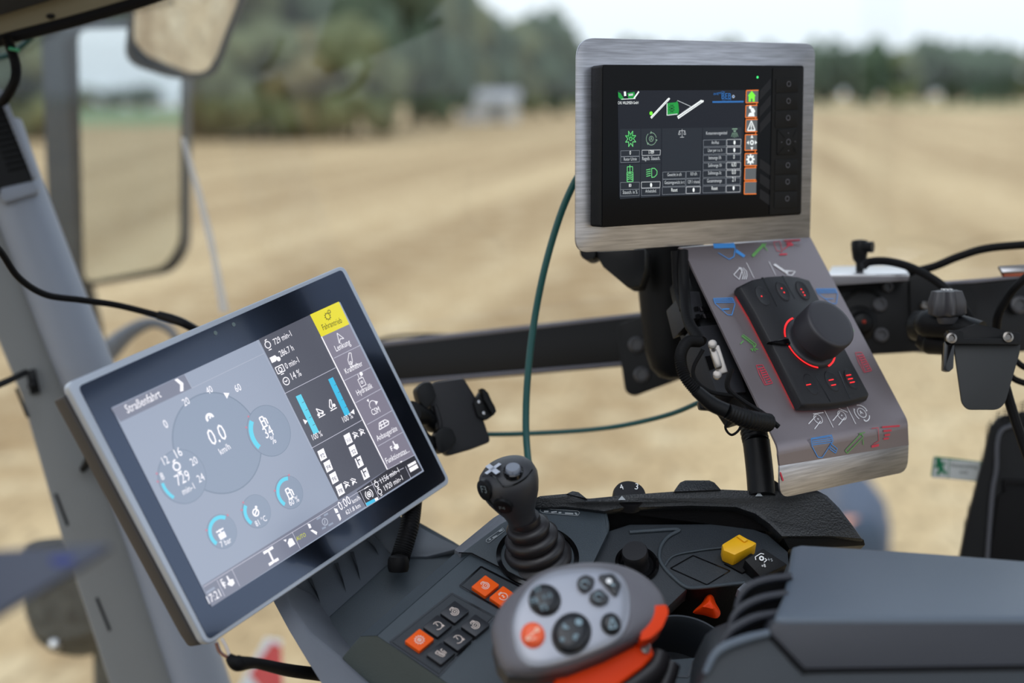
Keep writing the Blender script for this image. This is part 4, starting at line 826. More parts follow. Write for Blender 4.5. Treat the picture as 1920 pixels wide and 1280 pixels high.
for (a0, a1) in ((rs[0][0], rs[1][0]), (rs[2][0], rs[3][0]), (rs[4][0], rs[5][0])):
    if a1 < a0 and a0-a1 > 180: a1 += 360
    if a1-a0 > 180: a0 += 360
    # follow the measured radii
    n_ = 24
    i0 = [(rs[0], rs[1]), (rs[2], rs[3]), (rs[4], rs[5])][[(0), (1), (2)][0]]
    for i in range(n_):
        t0 = R_(a0+(a1-a0)*i/n_); t1 = R_(a0+(a1-a0)*(i+1)/n_); R0 = rr_-.0009; R1 = rr_+.0005
        bd.put([(cu.x+r*math.cos(t), cu.y+r*math.sin(t)) for r, t in ((R0, t0), (R1, t0), (R1, t1), (R0, t1))], red, 2)
bd.done('light_ring', body, label='red glowing ring')
print('RING', rs)
bm = B(); lathe(bm, CT.pt(cu.x, cu.y, H1), CT.n, [(.0262, 0), (.0255, .0025), (.0245, .0035), (.0215, .004), (.0210, .009), (.0225, .010), (.0245, .0115), (.0247, .030), (.0243, .0318), (.0232, .0329), (.02, .0332), (.008, .0333)], 64)
kn = ob('knob', bm, mat('soft_knob', (40, 39, 45), .5, var=.02), body, ang=40)
bm = B(); pA = CT.uv(*C8(338, 545), H1); prism(bm, [CT.pt(*CT.uv(*C8(*p), H1+.003), H1+.003) for p in ((338, 542), (440, 522), (520, 510), (530, 548), (440, 556))], CT.n*-.004, bevel=.0006); ob('knob_pointer', bm, glossy, body)
# ================================================================== mount behind the monitor
mt = thing('monitor_mount', P(1240, 740, 1.33), 'black tapering monitor mount with a bolted wall plate behind the steel frame', 'monitor mount')
bm = B(); rings = []
for y, x0, x1, d in ((452, 1188, 1320, 1.33), (520, 1194, 1316, 1.33), (600, 1202, 1310, 1.33), (660, 1210, 1302, 1.33), (690, 1220, 1296, 1.33), (706, 1236, 1290, 1.33), (711, 1255, 1282, 1.33)):
    c = P((x0+x1)/2, y, d); r = (x1-x0)/2/F*d; rings.append([c+RT*(r*math.cos(t))+FW*(r*.8*math.sin(t)) for t in [2*math.pi*i/32 for i in range(32)]])
loft(bm, rings); ob('column', bm, black, mt)
bm = B(); PM = Pl(P(1165, 510, 1.27), cv(-.3, .1, 1), RT)
plate(bm, PM, [(1112, 470), (1210, 465), (1210, 505), (1200, 538), (1178, 540), (1130, 500)], -.03, 0, bevel=.003); plate(bm, PM, [(1086, 462), (1118, 462), (1115, 484), (1098, 488), (1088, 480)], -.02, .004, r=.004, bevel=.002); ob('clamp_block', bm, blackm, mt)
PW = Pl(P(1200, 660, 1.42), cv(-.25, .05, 1), RT)
bm = B(); plate(bm, PW, [(1154, 610), (1206, 590), (1330, 590), (1330, 690), (1188, 743), (1172, 735)], -.006, 0, r=.008, bevel=.0015); ob('wall_plate', bm, blackm, mt)
bm = B()
for x, y in ((1194, 646), (1204, 702)): lathe(bm, PW.hit(x, y, 0), PW.n, [(.0085, 0), (.0085, .005), (.006, .0065), (.006, .004), (.003, .004)], 16)
ob('bolt', bm, mat('dark_bolt', (66, 66, 70), .4), mt)
# electronics under the sloping plate
el = thing('junction_module', CT.hit(1360, 720, -.03), 'black electronics box with sockets under the left edge of the sloping plate', 'electronics box')
bm = B(); hb = -.018
def ctp(pts, h0, h1, mi=0, **k): plate(bm, CT, pts, h0, h1, mi=mi, **k)
ctp([(1288, 500), (1420, 500), (1500, 740), (1400, 770), (1325, 660)], -.045, -.012, bevel=.003); ob('case', bm, black, el)
bm = B(); ctp([(1282, 545), (1312, 545), (1322, 590), (1296, 600)], -.04, -.008, bevel=.002); ctp([(1300, 612), (1360, 606), (1400, 735), (1345, 738)], -.034, -.0085, bevel=.0015); ob('socket_block', bm, blacks, el)
DB = Pl(CT.hit(1342, 675, -.02), cv(-.15, .3, 1), cv(.28, -.96, 0))
bm = B(); box(bm, P(1347, 675, 1.07), DB.X, DB.Y, DB.n, .024, .0085, .003, bevel=.0012); box(bm, P(1343, 674, 1.066), DB.X, DB.Y, DB.n, .015, .006, .006, bevel=.0022); dbo = ob('serial_port', bm, screwm, el, label='bare metal serial port')
bm = B()
for x, y in ((1336, 647), (1345, 704)): lathe(bm, P(x, y, 1.067), DB.n, [(.0035, 0), (.0035, .004), (.002, .0045)], 12)
ob('screw', bm, screwm, dbo)
bm = B()
for k in range(3):
    for j in range(2): ctp([(1302+k*10+j*3, 575+j*14), (1309+k*10+j*3, 574+j*14), (1311+k*10+j*3, 582+j*14), (1304+k*10+j*3, 583+j*14)], -.008, -.0065)
ob('socket', bm, glossy, el); bm = B(); ctp([(1322, 668), (1332, 666), (1340, 690), (1330, 693)], -.0085, -.007); ob('socket', bm, glossy, el)
t = thing('conduit', P(1350, 760, 1.08), 'black corrugated cable conduit looping under the sloping plate', 'conduit')
bm = B(); tube(bm, [P(x, y, d) for x, y, d in ((1310, 640, 1.12), (1288, 642, 1.1), (1276, 668, 1.08), (1284, 705, 1.07), (1310, 738, 1.07))], .0046, 14, ribs=2, ribamp=.09, n=20); ob('corrugated_hose', bm, rubber, t)
bm = B(); tube(bm, [P(x, y, d) for x, y, d in ((1305, 732, 1.068), (1335, 757, 1.07), (1362, 770, 1.07))], [.005, .0062, .006], 14); tube(bm, [P(x, y, d) for x, y, d in ((1362, 770, 1.07), (1400, 785, 1.08), (1440, 792, 1.1))], [.0062, .0078, .0075], 14, ribs=2, ribamp=.05, n=14); ob('connector', bm, black, t)
for q, r, dd in (((((1318, 655), (1300, 690), (1306, 715), (1335, 735), (1380, 742))), .0018, 1.1), ((((1372, 690), (1364, 725), (1390, 750), (1430, 775), (1460, 800))), .0022, 1.1), ((((1372, 775), (1360, 800), (1372, 815), (1388, 800), (1380, 772))), .0011, 1.14)):
    bm = B(); tube(bm, [P(x, y, dd) for x, y in q], r, 8); ob('thin_wire', bm, rubber, t)
bm = B(); tube(bm, [P(1280, 470, 1.2), P(1283, 540, 1.19), P(1290, 600, 1.16), P(1315, 640, 1.13)], .005, 12); tube(bm, [P(1266, 470, 1.2), P(1270, 540, 1.2), P(1282, 580, 1.18)], .004, 12); ob('cable', bm, rubber, t)
bm = B(); PV = Pl(P(1330, 765, 1.15), cv(0, .1, 1), RT); plate(bm, PV, [(1309, 752), (1350, 755), (1340, 770), (1312, 768)], -.012, 0, bevel=.002); ob('clip', bm, black, t)
bm = B(); tube(bm, [P(1410, 740, 1.19), P(1412, 800, 1.18), P(1418, 830, 1.17)], .0115, 20, ribs=2, ribamp=.04); tube(bm, [P(1418, 828, 1.17), P(1424, 880, 1.16), P(1428, 930, 1.15)], [.0118, .0118, .0118], 20)
ob('support_pole', bm, black, label='short black upright pole between the console and the sloping plate', cat='pole')
# ================================================================== rail, phone holder, cables
rl = thing('rail', P(950, 660, 1.5), 'long black horizontal rail crossing behind the phone holder', 'rail')
q0 = [(330, 693, 1.74), (1215, 590, 1.43), (1215, 683, 1.43), (330, 759, 1.74)]
bm = B(); f = [P(*a) for a in q0]; prism(bm, f, FW*.03, bevel=.0012); ob('bar', bm, blackm, rl)
bm = B(); prism(bm, [P(330, 682, 1.74), P(1215, 584, 1.43), P(1215, 592, 1.43), P(330, 694, 1.74)], FW*.034, bevel=.001); prism(bm, [P(330, 748, 1.737), P(1215, 674, 1.427), P(1215, 680, 1.427), P(330, 756, 1.737)], FW*.006, bevel=.001); ob('lip', bm, mat('rail_lip', (110, 110, 120), .3, metal=.5), rl, label='lighter top and bottom lips')
ph = thing('phone_holder', P(840, 850, 1.22), 'empty black phone holder clamped right of the large touchscreen', 'phone holder')
PH = Pl(P(860, 785, 1.27), cv(.35, .15, 1), RT)
bm = B(); plate(bm, PH, [(812, 717), (870, 708), (893, 745), (912, 800), (921, 828), (885, 842), (840, 855), (828, 840), (812, 780), (800, 740)], -.013, 0, r=.004, bevel=.002); ob('back_plate', bm, blacks, ph)
bm = B(); rg = [PH.hit(810, 740, 0), PH.hit(822, 790, 0), PH.hit(838, 850, 0)]; tube(bm, [PH.hit(815, 760, .001), PH.hit(824, 790, .002), PH.hit(825, 815, .001)], .0025, 10); ob('rib', bm, blacks, ph)
for q in ([(780, 728), (796, 715), (810, 716), (820, 745), (800, 768), (786, 752)], [(816, 812), (828, 800), (848, 802), (858, 826), (838, 848), (824, 850), (817, 834)]):
    bm = B(); plate(bm, PH, q, -.004, .012, r=.004, bevel=.0025); ob('clamp_jaw', bm, black, ph)
bm = B(); plate(bm, PH, [(888, 755), (905, 728), (915, 734), (930, 768), (929, 776), (912, 788), (897, 782)], -.006, .004, r=.002, bevel=.001); plate(bm, PH, [(903, 727), (910, 730), (928, 762), (931, 772), (924, 776), (908, 748)], .0, .012, r=.001, bevel=.0012); ob('side_jaw', bm, black, ph)
bm = B()
for x, y in ((898, 753), (907, 774)): lathe(bm, PH.hit(x, y, .004), PH.n, [(.0015, 0), (.0015, .0006), (.0006, .0008)], 10)
ob('screw', bm, chromem, ph)
bm = B(); tube(bm, [P(770, 775, 1.24), P(795, 782, 1.26), P(812, 790, 1.275)], [.012, .009, .011], 16); tube(bm, [P(775, 800, 1.24), P(800, 830, 1.25), P(825, 828, 1.27)], [.008, .008, .007], 12); ob('ball_arm', bm, black, ph)
teal = mat('dark_green_cable', (12, 76, 74), .4, var=.02)
cable = lambda nm, pts, r, label, m=rubber, **k: ob(nm, tubeb(pts, r, **k), m, label=label, cat='cable')
def tubeb(pts, r, **k):
    bm = B(); tube(bm, [P(*p) for p in pts], r, **k); return bm
cable('cable', [(1092, 320, 1.22), (1076, 344, 1.23), (1050, 405, 1.24), (1022, 500, 1.25), (1002, 600, 1.26), (990, 700, 1.26), (986, 790, 1.26), (990, 860, 1.25), (1000, 940, 1.22), (1010, 960, 1.21)], .0034, 'dark green cable hanging down from the steel-framed monitor', teal)
cable('cable', [(890, 812, 1.32), (920, 814, 1.33), (1000, 812, 1.34), (1100, 806, 1.34), (1180, 795, 1.33), (1260, 775, 1.3), (1320, 750, 1.27)], .0024, 'thin dark green cable sagging between phone holder and junction box', teal)
cable('cable', [(680, 650, 1.7), (730, 632, 1.7), (800, 628, 1.7), (870, 629, 1.7), (930, 625, 1.72)], .002, 'thin black cable lying along the top of the rail')
t = thing('cable', P(200, 580, 1.3), 'black cable with a thick sleeve, crossing the pillar to the touchscreen top', 'cable')
ob('cord', tubeb([(-40, 430, 1.2), (0, 470, 1.22), (35, 520, 1.24), (85, 552, 1.26), (150, 562, 1.28), (220, 572, 1.3), (300, 592, 1.31)], .0032), rubber, t)
ob('sleeve', tubeb([(296, 590, 1.31), (320, 597, 1.31), (345, 606, 1.31), (380, 625, 1.32)], [.0042, .0048, .0045, .004]), black, t)
cable('cable', [(-40, 735, 1.35), (10, 716, 1.4), (48, 698, 1.46)], .0036, 'short black cable clipped to the flat of the grey pillar')
t = thing('cable', P(20, 100, 1.3), 'black coiled cord hanging from the roof corner past the vent', 'cable')
ob('coiled_cord', tubeb([(12, 70, 1.36), (22, 95, 1.36), (30, 125, 1.37), (28, 150, 1.38), (14, 178, 1.4), (5, 190, 1.42)], .0052, ribs=2, ribamp=.06, n=24), rubber, t)
ob('tie', tubeb([(18, 91, 1.355), (35, 94, 1.35)], .0018), mat('green_tie', (26, 130, 90), .4), t, label='green cable tie')
cable('cable', [(-20, 112, 1.5), (20, 102, 1.5), (42, 86, 1.5), (70, 60, 1.5), (85, 40, 1.5)], .0032, 'thin dark cable crossing behind the hanging coiled cord', teal)
# ================================================================== right hand bracket group
rb = thing('rail', P(1750, 640, 1.36), 'black bolted mounting rail right of the sloping plate', 'rail')
RB = Pl(P(1700, 560, 1.36), cv(0, .05, 1), RT); RB2 = Pl(P(1700, 560, 1.36), cv(.25, .05, 1), RT)
bm = B(); plate(bm, RB, [(1530, 520), (1704, 520), (1720, 512), (1770, 526), (1820, 530), (1960, 515), (1960, 655), (1850, 664), (1790, 664), (1730, 658), (1560, 668)], -.03, 0, bevel=.0015); ob('bar', bm, blackm, rb)
bm = B(); plate(bm, RB, [(1760, 528), (1860, 520), (1960, 508), (1960, 516), (1830, 530), (1762, 534)], -.04, .002, bevel=.001); ob('top_lip', bm, mat('rail_lip', (110, 110, 120)), rb)
bm = B(); plate(bm, RB, [(1705, 523), (1760, 532), (1820, 534), (1835, 556), (1825, 640), (1710, 640)], 0, .005, r=.004, bevel=.001); ob('flange', bm, black, rb)
for x, y, r in ((1663, 538, .0055), (1648, 571, .0075), (1651, 628, .0075), (1732, 573, .0045), (1910, 572, .009)):
    bm = B(); lathe(bm, RB.hit(x, y, .0 if x < 1700 else .005), RB.n, [(r, 0), (r, .004), (r*.75, .0055), (r*.6, .0055), (r*.55, .003), (r*.2, .003)], 20); ob('bolt', bm, mat('dark_bolt', (66, 66, 70)) if x != 1732 else screwm, rb)
bm = B(); tube(bm, [RB.hit(x, y, .001) for x, y in ((1585, 560), (1610, 545), (1640, 548), (1660, 570))], .0018, 8); lathe(bm, RB.hit(1612, 606, 0), RB.n, [(.018, 0), (.018, .003), (.012, .006), (.009, .012), (.004, .014)], 24); ob('hub', bm, black, rb)
bm = B(); lathe(bm, RB.hit(1620, 603, .014), RB.n, [(.002, 0), (.002, .001), (.001, .002)], 12); ob('button', bm, mat('red_dot', (150, 44, 24), .4), rb, label='small red dot')
tp = thing('switch_bracket', P(1630, 520, 1.33), 'silver topped steel bracket with a black tap-like knob standing on it', 'bracket')
bm = B(); prism(bm, [P(1552, 514, 1.33), P(1705, 514, 1.33), P(1692, 497, 1.42), P(1560, 499, 1.42)], UP*-.0025, bevel=.0005); ob('top_plate', bm, chromem, tp)
bm = B(); prism(bm, [P(1550, 515, 1.33), P(1704, 513, 1.33), P(1704, 526, 1.33), P(1555, 536, 1.33)], FW*.003, bevel=.0006); ob('front_lip', bm, mat('lip_steel', (120, 118, 122), .4, metal=.7), tp)
kn_ = thing('tap_knob', P(1611, 500, 1.35), 'small black angled knob on a stud above the silver bracket top', 'knob')
bm = B(); ax = UP; lathe(bm, P(1612, 508, 1.36), ax, [(.004, 0), (.004, .008), (.007, .012), (.0085, .022), (.0088, .028), (.0078, .031), (.003, .032)], 20); ob('stem', bm, black, kn_)
bm = B(); tube(bm, [P(1606, 463, 1.36), P(1620, 463, 1.355), P(1637, 463, 1.35)], [.0062, .0055, .0058], 14); ob('nozzle', bm, black, kn_)
cable('cable', [(1618, 500, 1.34), (1630, 491, 1.34), (1665, 490, 1.33), (1710, 502, 1.31), (1760, 530, 1.29), (1800, 570, 1.28), (1830, 610, 1.28)], .0042, 'thick black cable arching from the tap knob over the rail')
cable('cable', [(1700, 512, 1.37), (1750, 500, 1.36), (1800, 480, 1.35), (1860, 464, 1.34), (1980, 455, 1.33)], .0042, 'thick black cable rising to the right edge above the rail')
cable('cable', [(1868, 620, 1.27), (1872, 590, 1.26), (1890, 555, 1.25), (1912, 530, 1.24), (1960, 490, 1.23)], .004, 'black cable curving up at the right edge in front of the rail')
cable('cable', [(1900, 672, 1.25), (1925, 690, 1.25), (1980, 702, 1.25)], .003, 'short black cable leaving the right edge, upper of two')
cable('cable', [(1890, 698, 1.25), (1905, 712, 1.25), (1940, 722, 1.25), (1980, 722, 1.25)], .003, 'short black cable leaving the right edge, lower of two')
cable('cable', [(1885, 725, 1.2), (1895, 760, 1.2), (1908, 800, 1.2), (1925, 850, 1.2), (1950, 920, 1.2)], .0045, 'black cable hanging down behind the tapered black flap')
t = thing('clip', P(1900, 515, 1.3), 'silver clip with an orange underside on the rail at the right edge', 'clip')
bm = B(); plate(bm, Pl(P(1900, 500, 1.3), cv(0, .6, 1), RT), [(1872, 498), (1980, 492), (1980, 506), (1880, 510)], -.004, 0, bevel=.001); ob('top', bm, chromem, t)
bm = B(); plate(bm, Pl(P(1900, 514, 1.3), cv(0, .1, 1), RT), [(1880, 510), (1980, 507), (1980, 515), (1884, 518)], -.006, 0); ob('underside', bm, mat('rusty_orange', (150, 70, 40), .6), t)
# ball mount with clamp and flap
bmnt = thing('ball_mount', P(1770, 650, 1.27), 'black ball-joint arm with a star knob in front of the right rail', 'ball mount')
bm = B(); tube(bm, [P(1722, 602, 1.27), P(1738, 606, 1.26), P(1790, 612, 1.24), P(1840, 622, 1.22)], [.006, .0135, .0125, .010], 20); tube(bm, [P(1722, 632, 1.275), P(1745, 640, 1.27), P(1785, 648, 1.25)], [.008, .0125, .009], 18); lathe(bm, P(1735, 612, 1.29), cv(-.6, .1, -.6), [(.016, 0), (.014, .012), (.006, .018)], 20); ob('arm', bm, black, bmnt, ang=60)
bm = B(); ax = (UP+cv(-.05, 0, .1)).normalized(); lathe(bm, P(1777, 606, 1.235), ax, [(.008, 0), (.0095, .003), (.010, .006), (.006, .007)], 20); X, Y = perp(ax); rings = []
for h, s in ((.004, .8), (.006, 1), (.017, 1), (.024, .86), (.027, .8), (.028, .4)):
    rings.append([P(1776, 600, 1.235)+ax*h+(X*math.cos(t)+Y*math.sin(t))*(.0145*s*(1+.2*math.cos(6*t))) for t in [2*math.pi*i/48 for i in range(48)]])
loft(bm, rings); ob('star_knob', bm, mat('knob_plastic', (58, 58, 62), .5), bmnt, ang=50)
bm = B(); c0 = P(1772, 560, 1.235)+ax*.008; 
for k in (-1, 0, 1): box(bm, P(1776, 600, 1.235)+ax*.0285+RT*(k*.0036), RT, ax.cross(RT), ax, .0014, .007, .001)
ob('logo', bm, white, bmnt)
bm = B(); Lk = Pl(P(1850, 635, 1.2), cv(0, .25, 1), RT)
plate(bm, Lk, [(1772, 622), (1800, 616), (1830, 606), (1860, 612), (1895, 622), (1915, 625), (1915, 645), (1775, 642)], -.006, 0, bevel=.0015); ob('cradle', bm, black, bmnt)
fl = thing('flap', P(1850, 768, 1.18), 'tapered matte black flap hanging from the clamp at the right', 'flap')
FP = Pl(P(1850, 690, 1.19), cv(.02, .12, 1), RT)
bm = B(); plate(bm, FP, [(1788, 642), (1914, 645), (1912, 662), (1885, 756), (1872, 768), (1815, 768), (1804, 756)], -.003, 0, r=[0, 0, .003, .007, .007, .007, .007], bevel=.0006); ob('sheet', bm, mat('matte_flap', (27, 30, 33), .6, var=.02), fl)
bm = B(); plate(bm, FP, [(1778, 618), (1806, 620), (1808, 634), (1892, 635), (1895, 620), (1915, 625), (1914, 646), (1790, 645)], -.002, .006, bevel=.0008); ob('hinge_clamp', bm, black, fl)
bm = B(); plate(bm, FP, [(1771, 640), (1790, 640), (1788, 690), (1780, 697), (1769, 694)], -.004, .003, r=.001, bevel=.0008); ob('lever', bm, glossy, fl)
for x, y in ((1783, 634), (1889, 632)):
    bm = B(); lathe(bm, FP.hit(x, y, .006), FP.n, [(.0048, 0), (.0048, .002), (.003, .0025), (.0025, .001), (.001, .001)], 16); ob('screw', bm, screwm, fl)
# far right: black seat-like trim, exit sign
t = thing('side_trim', P(1880, 1050, 1.42), 'black padded rear pillar trim with a grey strap line at the right edge', 'trim')
ST = Pl(P(1860, 920, 1.42), cv(-.1, .05, 1), RT)
bm = B(); plate(bm, ST, [(1800, 1050), (1812, 985), (1845, 860), (1858, 800), (1876, 780), (2050, 745), (2050, 1500), (1760, 1500), (1790, 1120)], -.008, 0, r=.004, bevel=.003); ob('pad', bm, black, t)
bm = B(); tube(bm, [ST.hit(1910, 795, .003), ST.hit(1880, 805, .003), ST.hit(1870, 830, .003), ST.hit(1868, 880, .003), ST.hit(1860, 930, .003), ST.hit(1850, 1060, .003)], .0026, 8); ob('strap', bm, mat('grey_strap', (66, 68, 76), .5), t)
bm = B(); plate(bm, ST, [(1882, 898), (1980, 902), (1980, 912), (1888, 908), (1882, 925)], 0, .006, bevel=.001); plate(bm, ST, [(1872, 930), (1888, 915), (1980, 915), (1980, 1090), (1850, 1090)], 0, .004, bevel=.001); ob('pocket', bm, rubber, t)
bm = B(); prism(bm, [GL.hit(*p, .001) for p in ((1795, 1060), (1806, 985), (1838, 860), (1850, 795), (1872, 770), (1925, 748), (1990, 738), (1990, 790), (1890, 800), (1850, 1060))], GL.n*-.0006); ob('trim_9', bm, dots, kind='structure', label='dotted print border of the side window at the right')
ES = Pl(GL.hit(1792, 880, .0015), GL.n, GL.X)
sgn = thing('exit_sign', ES.hit(1792, 900), 'small green and white emergency exit sticker on the side window', 'sign')
grn = mat('sign_green', (24, 128, 88), .5, var=0); sw = mat('sign_white', (206, 212, 214), .5, var=0)
bm = B(); uv = roundpoly([ES.uv(*q) for q in ((1750, 855), (1846, 866), (1840, 903), (1745, 894))], .003, 4); prism(bm, [ES.pt(a[0], a[1]) for a in uv], ES.n*-.0008); ob('backing', bm, grn, sgn)
V4 = lambda x, y: (1700+.25*x, 740+.25*y)
bd = Board(ES, .0002, V4); bd.poly([(205, 474), (318, 482), (310, 625), (192, 620)], sw, 1); bd.poly([(324, 484), (552, 502), (538, 645), (316, 628)], sw, 1)
bd.disc((240, 495), .003, grn, 3, 16); bd.line((240, 505), (262, 560), .0055, grn, 3); bd.line((262, 560), (298, 592), .0035, grn, 3); bd.line((258, 560), (228, 598), .0035, grn, 3); bd.line((250, 515), (290, 515), .003, grn, 3); bd.line((240, 515), (212, 545), .003, grn, 3)
dk = mat('sign_text', (52, 66, 62), .5, var=0); bd.text('Notausstieg', (335, 540), (530, 553), dk, 3, 1.1); bd.text('exit', (398, 588), (458, 592), dk, 3); bd.done('print', sgn)
# ================================================================== armrest console
C = Pl(P(830, 1180, 1.05), cv(.07, .71, .70), cv(.78, -.45, .42))
def slab(pts, vec, m, name, parent, bevel=0, pl=C, **k):
    """polygon given as (px, py, height over the deck), extruded along vec"""
    bm = B(); prism(bm, [pl.hit(p[0], p[1], p[2]) for p in pts], vec, bevel=bevel); return ob(name, bm, m, parent, **k)
down = C.n*-1
con = thing('armrest_console', C.hit(1100, 1290, -.15), 'dark grey right-hand armrest console with printed buttons, trays and a grained top ridge', 'console')
K4 = lambda x, y: (860+.34364*x, 840+.34375*y); K6 = lambda x, y: (1180+.38542*x, 880+.38536*y)
slab([(498, 1085, -.03), (512, 1130, -.03), (540, 1182, -.03), (575, 1240, -.03), (603, 1284, -.03), (650, 1380, -.03), (780, 1380, -.03), (695, 1284, -.03), (637, 1229, -.03), (582, 1184, -.03), (545, 1135, -.03), (528, 1085, -.03)], cv(.3, -.3, -.6)*.12, consolel, 'outer_rim', con, .003)
slab([(530, 1110, -.085), (586, 1186, -.085), (640, 1234, -.085), (690, 1200, -.085), (890, 1040, -.085), (850, 1015, -.085), (770, 970, -.085), (600, 1040, -.085)], down*.02, console, 'tray_floor', con)
slab([(480, 1090, -.045), (536, 1120, -.065), (586, 1185, -.084), (741, 1046, -.084), (697, 1000, -.068), (640, 960, -.055)], cv(-.2, -.1, -1)*.01, traym, 'tray_wall', con, .001)
slab([(690, 1000, -.07), (741, 1047, -.084), (800, 1047, -.084), (868, 1030, -.075), (862, 1024, -.072), (826, 1008, -.07), (782, 983, -.07), (735, 958, -.068)], cv(0, -.5, -1)*.03, traym, 'tray_back', con, .004)
for a, b_ in (((582, 1085), (601, 1131)), ((632, 1056), (649, 1110)), ((661, 1035), (676, 1089)), ((692, 1010), (711, 1042))):
    TWp = [C.hit(536, 1120, -.065), C.hit(586, 1185, -.084), C.hit(741, 1046, -.084)]
    TW = Pl(TWp[1], (TWp[2]-TWp[1]).cross(TWp[0]-TWp[1]), TWp[2]-TWp[1]); 
    if TW.n.dot(CAM-TW.o) < 0: TW = Pl(TW.o, -TW.n, TW.X)
    bm = B(); q = [TW.hit(a[0]-5, a[1], .002), TW.hit(a[0]+2, a[1]-2, .002), TW.hit(b_[0], b_[1], .001)]; ap = TW.hit((a[0]+b_[0])/2+2, (a[1]+b_[1])/2, .007)
    v = [bm.verts.new(x) for x in q+[ap]]
    for f in ((0, 1, 3), (1, 2, 3), (2, 0, 3), (0, 2, 1)): bm.faces.new([v[i] for i in f])
    bmesh.ops.recalc_face_normals(bm, faces=bm.faces); ob('fin', bm, consoled, con)
slab([(675, 1192, -.012), (706, 1191, 0), (882, 1036, 0), (852, 1038, -.012)], cv(.25, -.6, -.6)*.1, console, 'side_bevel', con)
slab([(675, 1192, -.012), (706, 1191, 0), (735, 1210, 0), (812, 1262, 0), (880, 1310, 0), (880, 1400, -.03), (740, 1350, -.04), (641, 1232, -.03)], cv(.2, -.6, -.6)*.03, mat('console_greenish_face', (54, 62, 60), .5, bump=.35, bscale=1600), 'front_face', con, .001)
slab([(706, 1191, 0), (882, 1036, 0), (905, 1047, 0), (985, 1088, 0), (1075, 1135, 0), (1220, 1200, 0), (1260, 1420, 0), (1000, 1420, 0), (880, 1310, 0), (812, 1262, 0)], down*.03, console, 'button_deck', con, .0015)
seam = lambda pts, name, pl=C, h=.0004, wd=.0011, m=glossy: (lambda bd: (bd.pline(pts, wd, m, 1), bd.done(name, con)))(Board(pl, h))
for pts in ([(847, 1112), (927, 1156), (823, 1267), (731, 1203), (847, 1112)], [(902, 1062), (984, 1104), (940, 1143), (862, 1098), (902, 1062)]): seam(pts, 'seam', wd=.0016)
slab([(847, 1115, .001), (923, 1156, .001), (823, 1263, .001), (735, 1203, .001)], down*.001, consoled, 'key_plate', con); slab([(902, 1065, .001), (979, 1104, .001), (939, 1140, .001), (866, 1098, .001)], down*.001, consoled, 'key_plate', con)
sym = mat('key_symbol', (226, 208, 196), .5, var=0)
def button(c, m, kind, sc=1.0, label=None):
    bm = B(); hx, hy = (27.5*sc/2, -23*sc/2), (27.5*sc/2, 19*sc/2)
    H = .005; q = [(c[0]-hx[0]-hy[0], c[1]-hx[1]-hy[1]), (c[0]+hx[0]-hy[0], c[1]+hx[1]-hy[1]), (c[0]+hx[0]+hy[0], c[1]+hx[1]+hy[1]), (c[0]-hx[0]+hy[0], c[1]-hx[1]+hy[1])]
    plate(bm, C, q, .0, H, r=.0008, bevel=.0007, n=3); b = ob('rocker_key', bm, m, con, label)
    bd = Board(C, H+.0001); cu = bd.uv(c); s = .0044*sc
    ex = (bd.uv((c[0]+10, c[1]-8.4))-cu).normalized(); ey = Vector((-ex.y, ex.x))
    tf = lambda x, y: cu+ex*(x*s)+ey*(y*s)
    def ln(*p):
        for a, b2 in zip(p, p[1:]):
            a, b2 = tf(*a), tf(*b2); d = (b2-a).normalized(); q = Vector((-d.y, d.x))*.00026; bd.put([a-q, b2-q, b2+q, a+q], sym, 2)
    def ci(x, y, r, a0=0, a1=360): bd.arc(tf(x, y), r*s-.00026, r*s+.00026, a0, a1, sym, 2, 24, True)
    if kind == 'engine':
        ci(0, 0, .75, -150+30, 150+30); ci(0, 0, .45, 0, 360); ln((-.4, .65), (-.25, 1), (.35, 1), (.45, .6)); ln((-.2, 0), (.2, 0)); 
    elif kind == 'plus': ci(0, 0, .75, -120, 180); ci(0, 0, .45); ln((-.4, .65), (-.25, 1), (.35, 1), (.45, .6)); ln((-.2, 0), (.2, 0)); ln((0, -.2), (0, .2))
    elif kind == 'gauge': ci(0, 0, .8, -60, 200); ln((0, -.1), (.1, .6)); ln((.5, -.5), (.9, -.9)); ln((.9, -.5), (.5, -.9)); 
    elif kind == 'gear':
        ci(0, 0, .72); ci(0, 0, .35)
        for k in range(12): a = k*math.pi/6; ln((.8*math.cos(a), .8*math.sin(a)), (.98*math.cos(a), .98*math.sin(a)))
        ln((-.15, .15), (.15, .15), (-.15, -.15), (.15, -.15))
    elif kind == 'lift': ln((-.7, .7), (-.3, -.7), (.2, -.8), (-.1, .8), (-.7, .7)); ln((.4, -.7), (.4, .5), (.8, .5)); ln((.7, -.7), (.7, .1)); ln((-.3, .5), (0, -.5))
    elif kind == 'two': ci(0, 0, .8, -120, 200); ln((-.4, .65), (-.25, 1), (.35, 1), (.45, .6)); ln((-.2, .25), (.2, .25), (-.2, -.25), (.2, -.25))
    bd.done('symbol', b)
bk = mat('key_black', (20, 21, 27), .35, var=.03)
button((786.4, 1199.3), orangeb, 'gear', label='orange key'); button((820.5, 1172.8), bk, 'gauge'); button((852.4, 1146.7), bk, 'plus'); button((826.7, 1224.4), bk, 'lift'); button((858.3, 1198.3), bk, 'gauge'); button((891.3, 1171.8), bk, 'engine')
button((910, 1097.8), orangeb, 'engine', .95, 'orange key'); button((943.5, 1118), orangeb, 'two', .95, 'orange key')
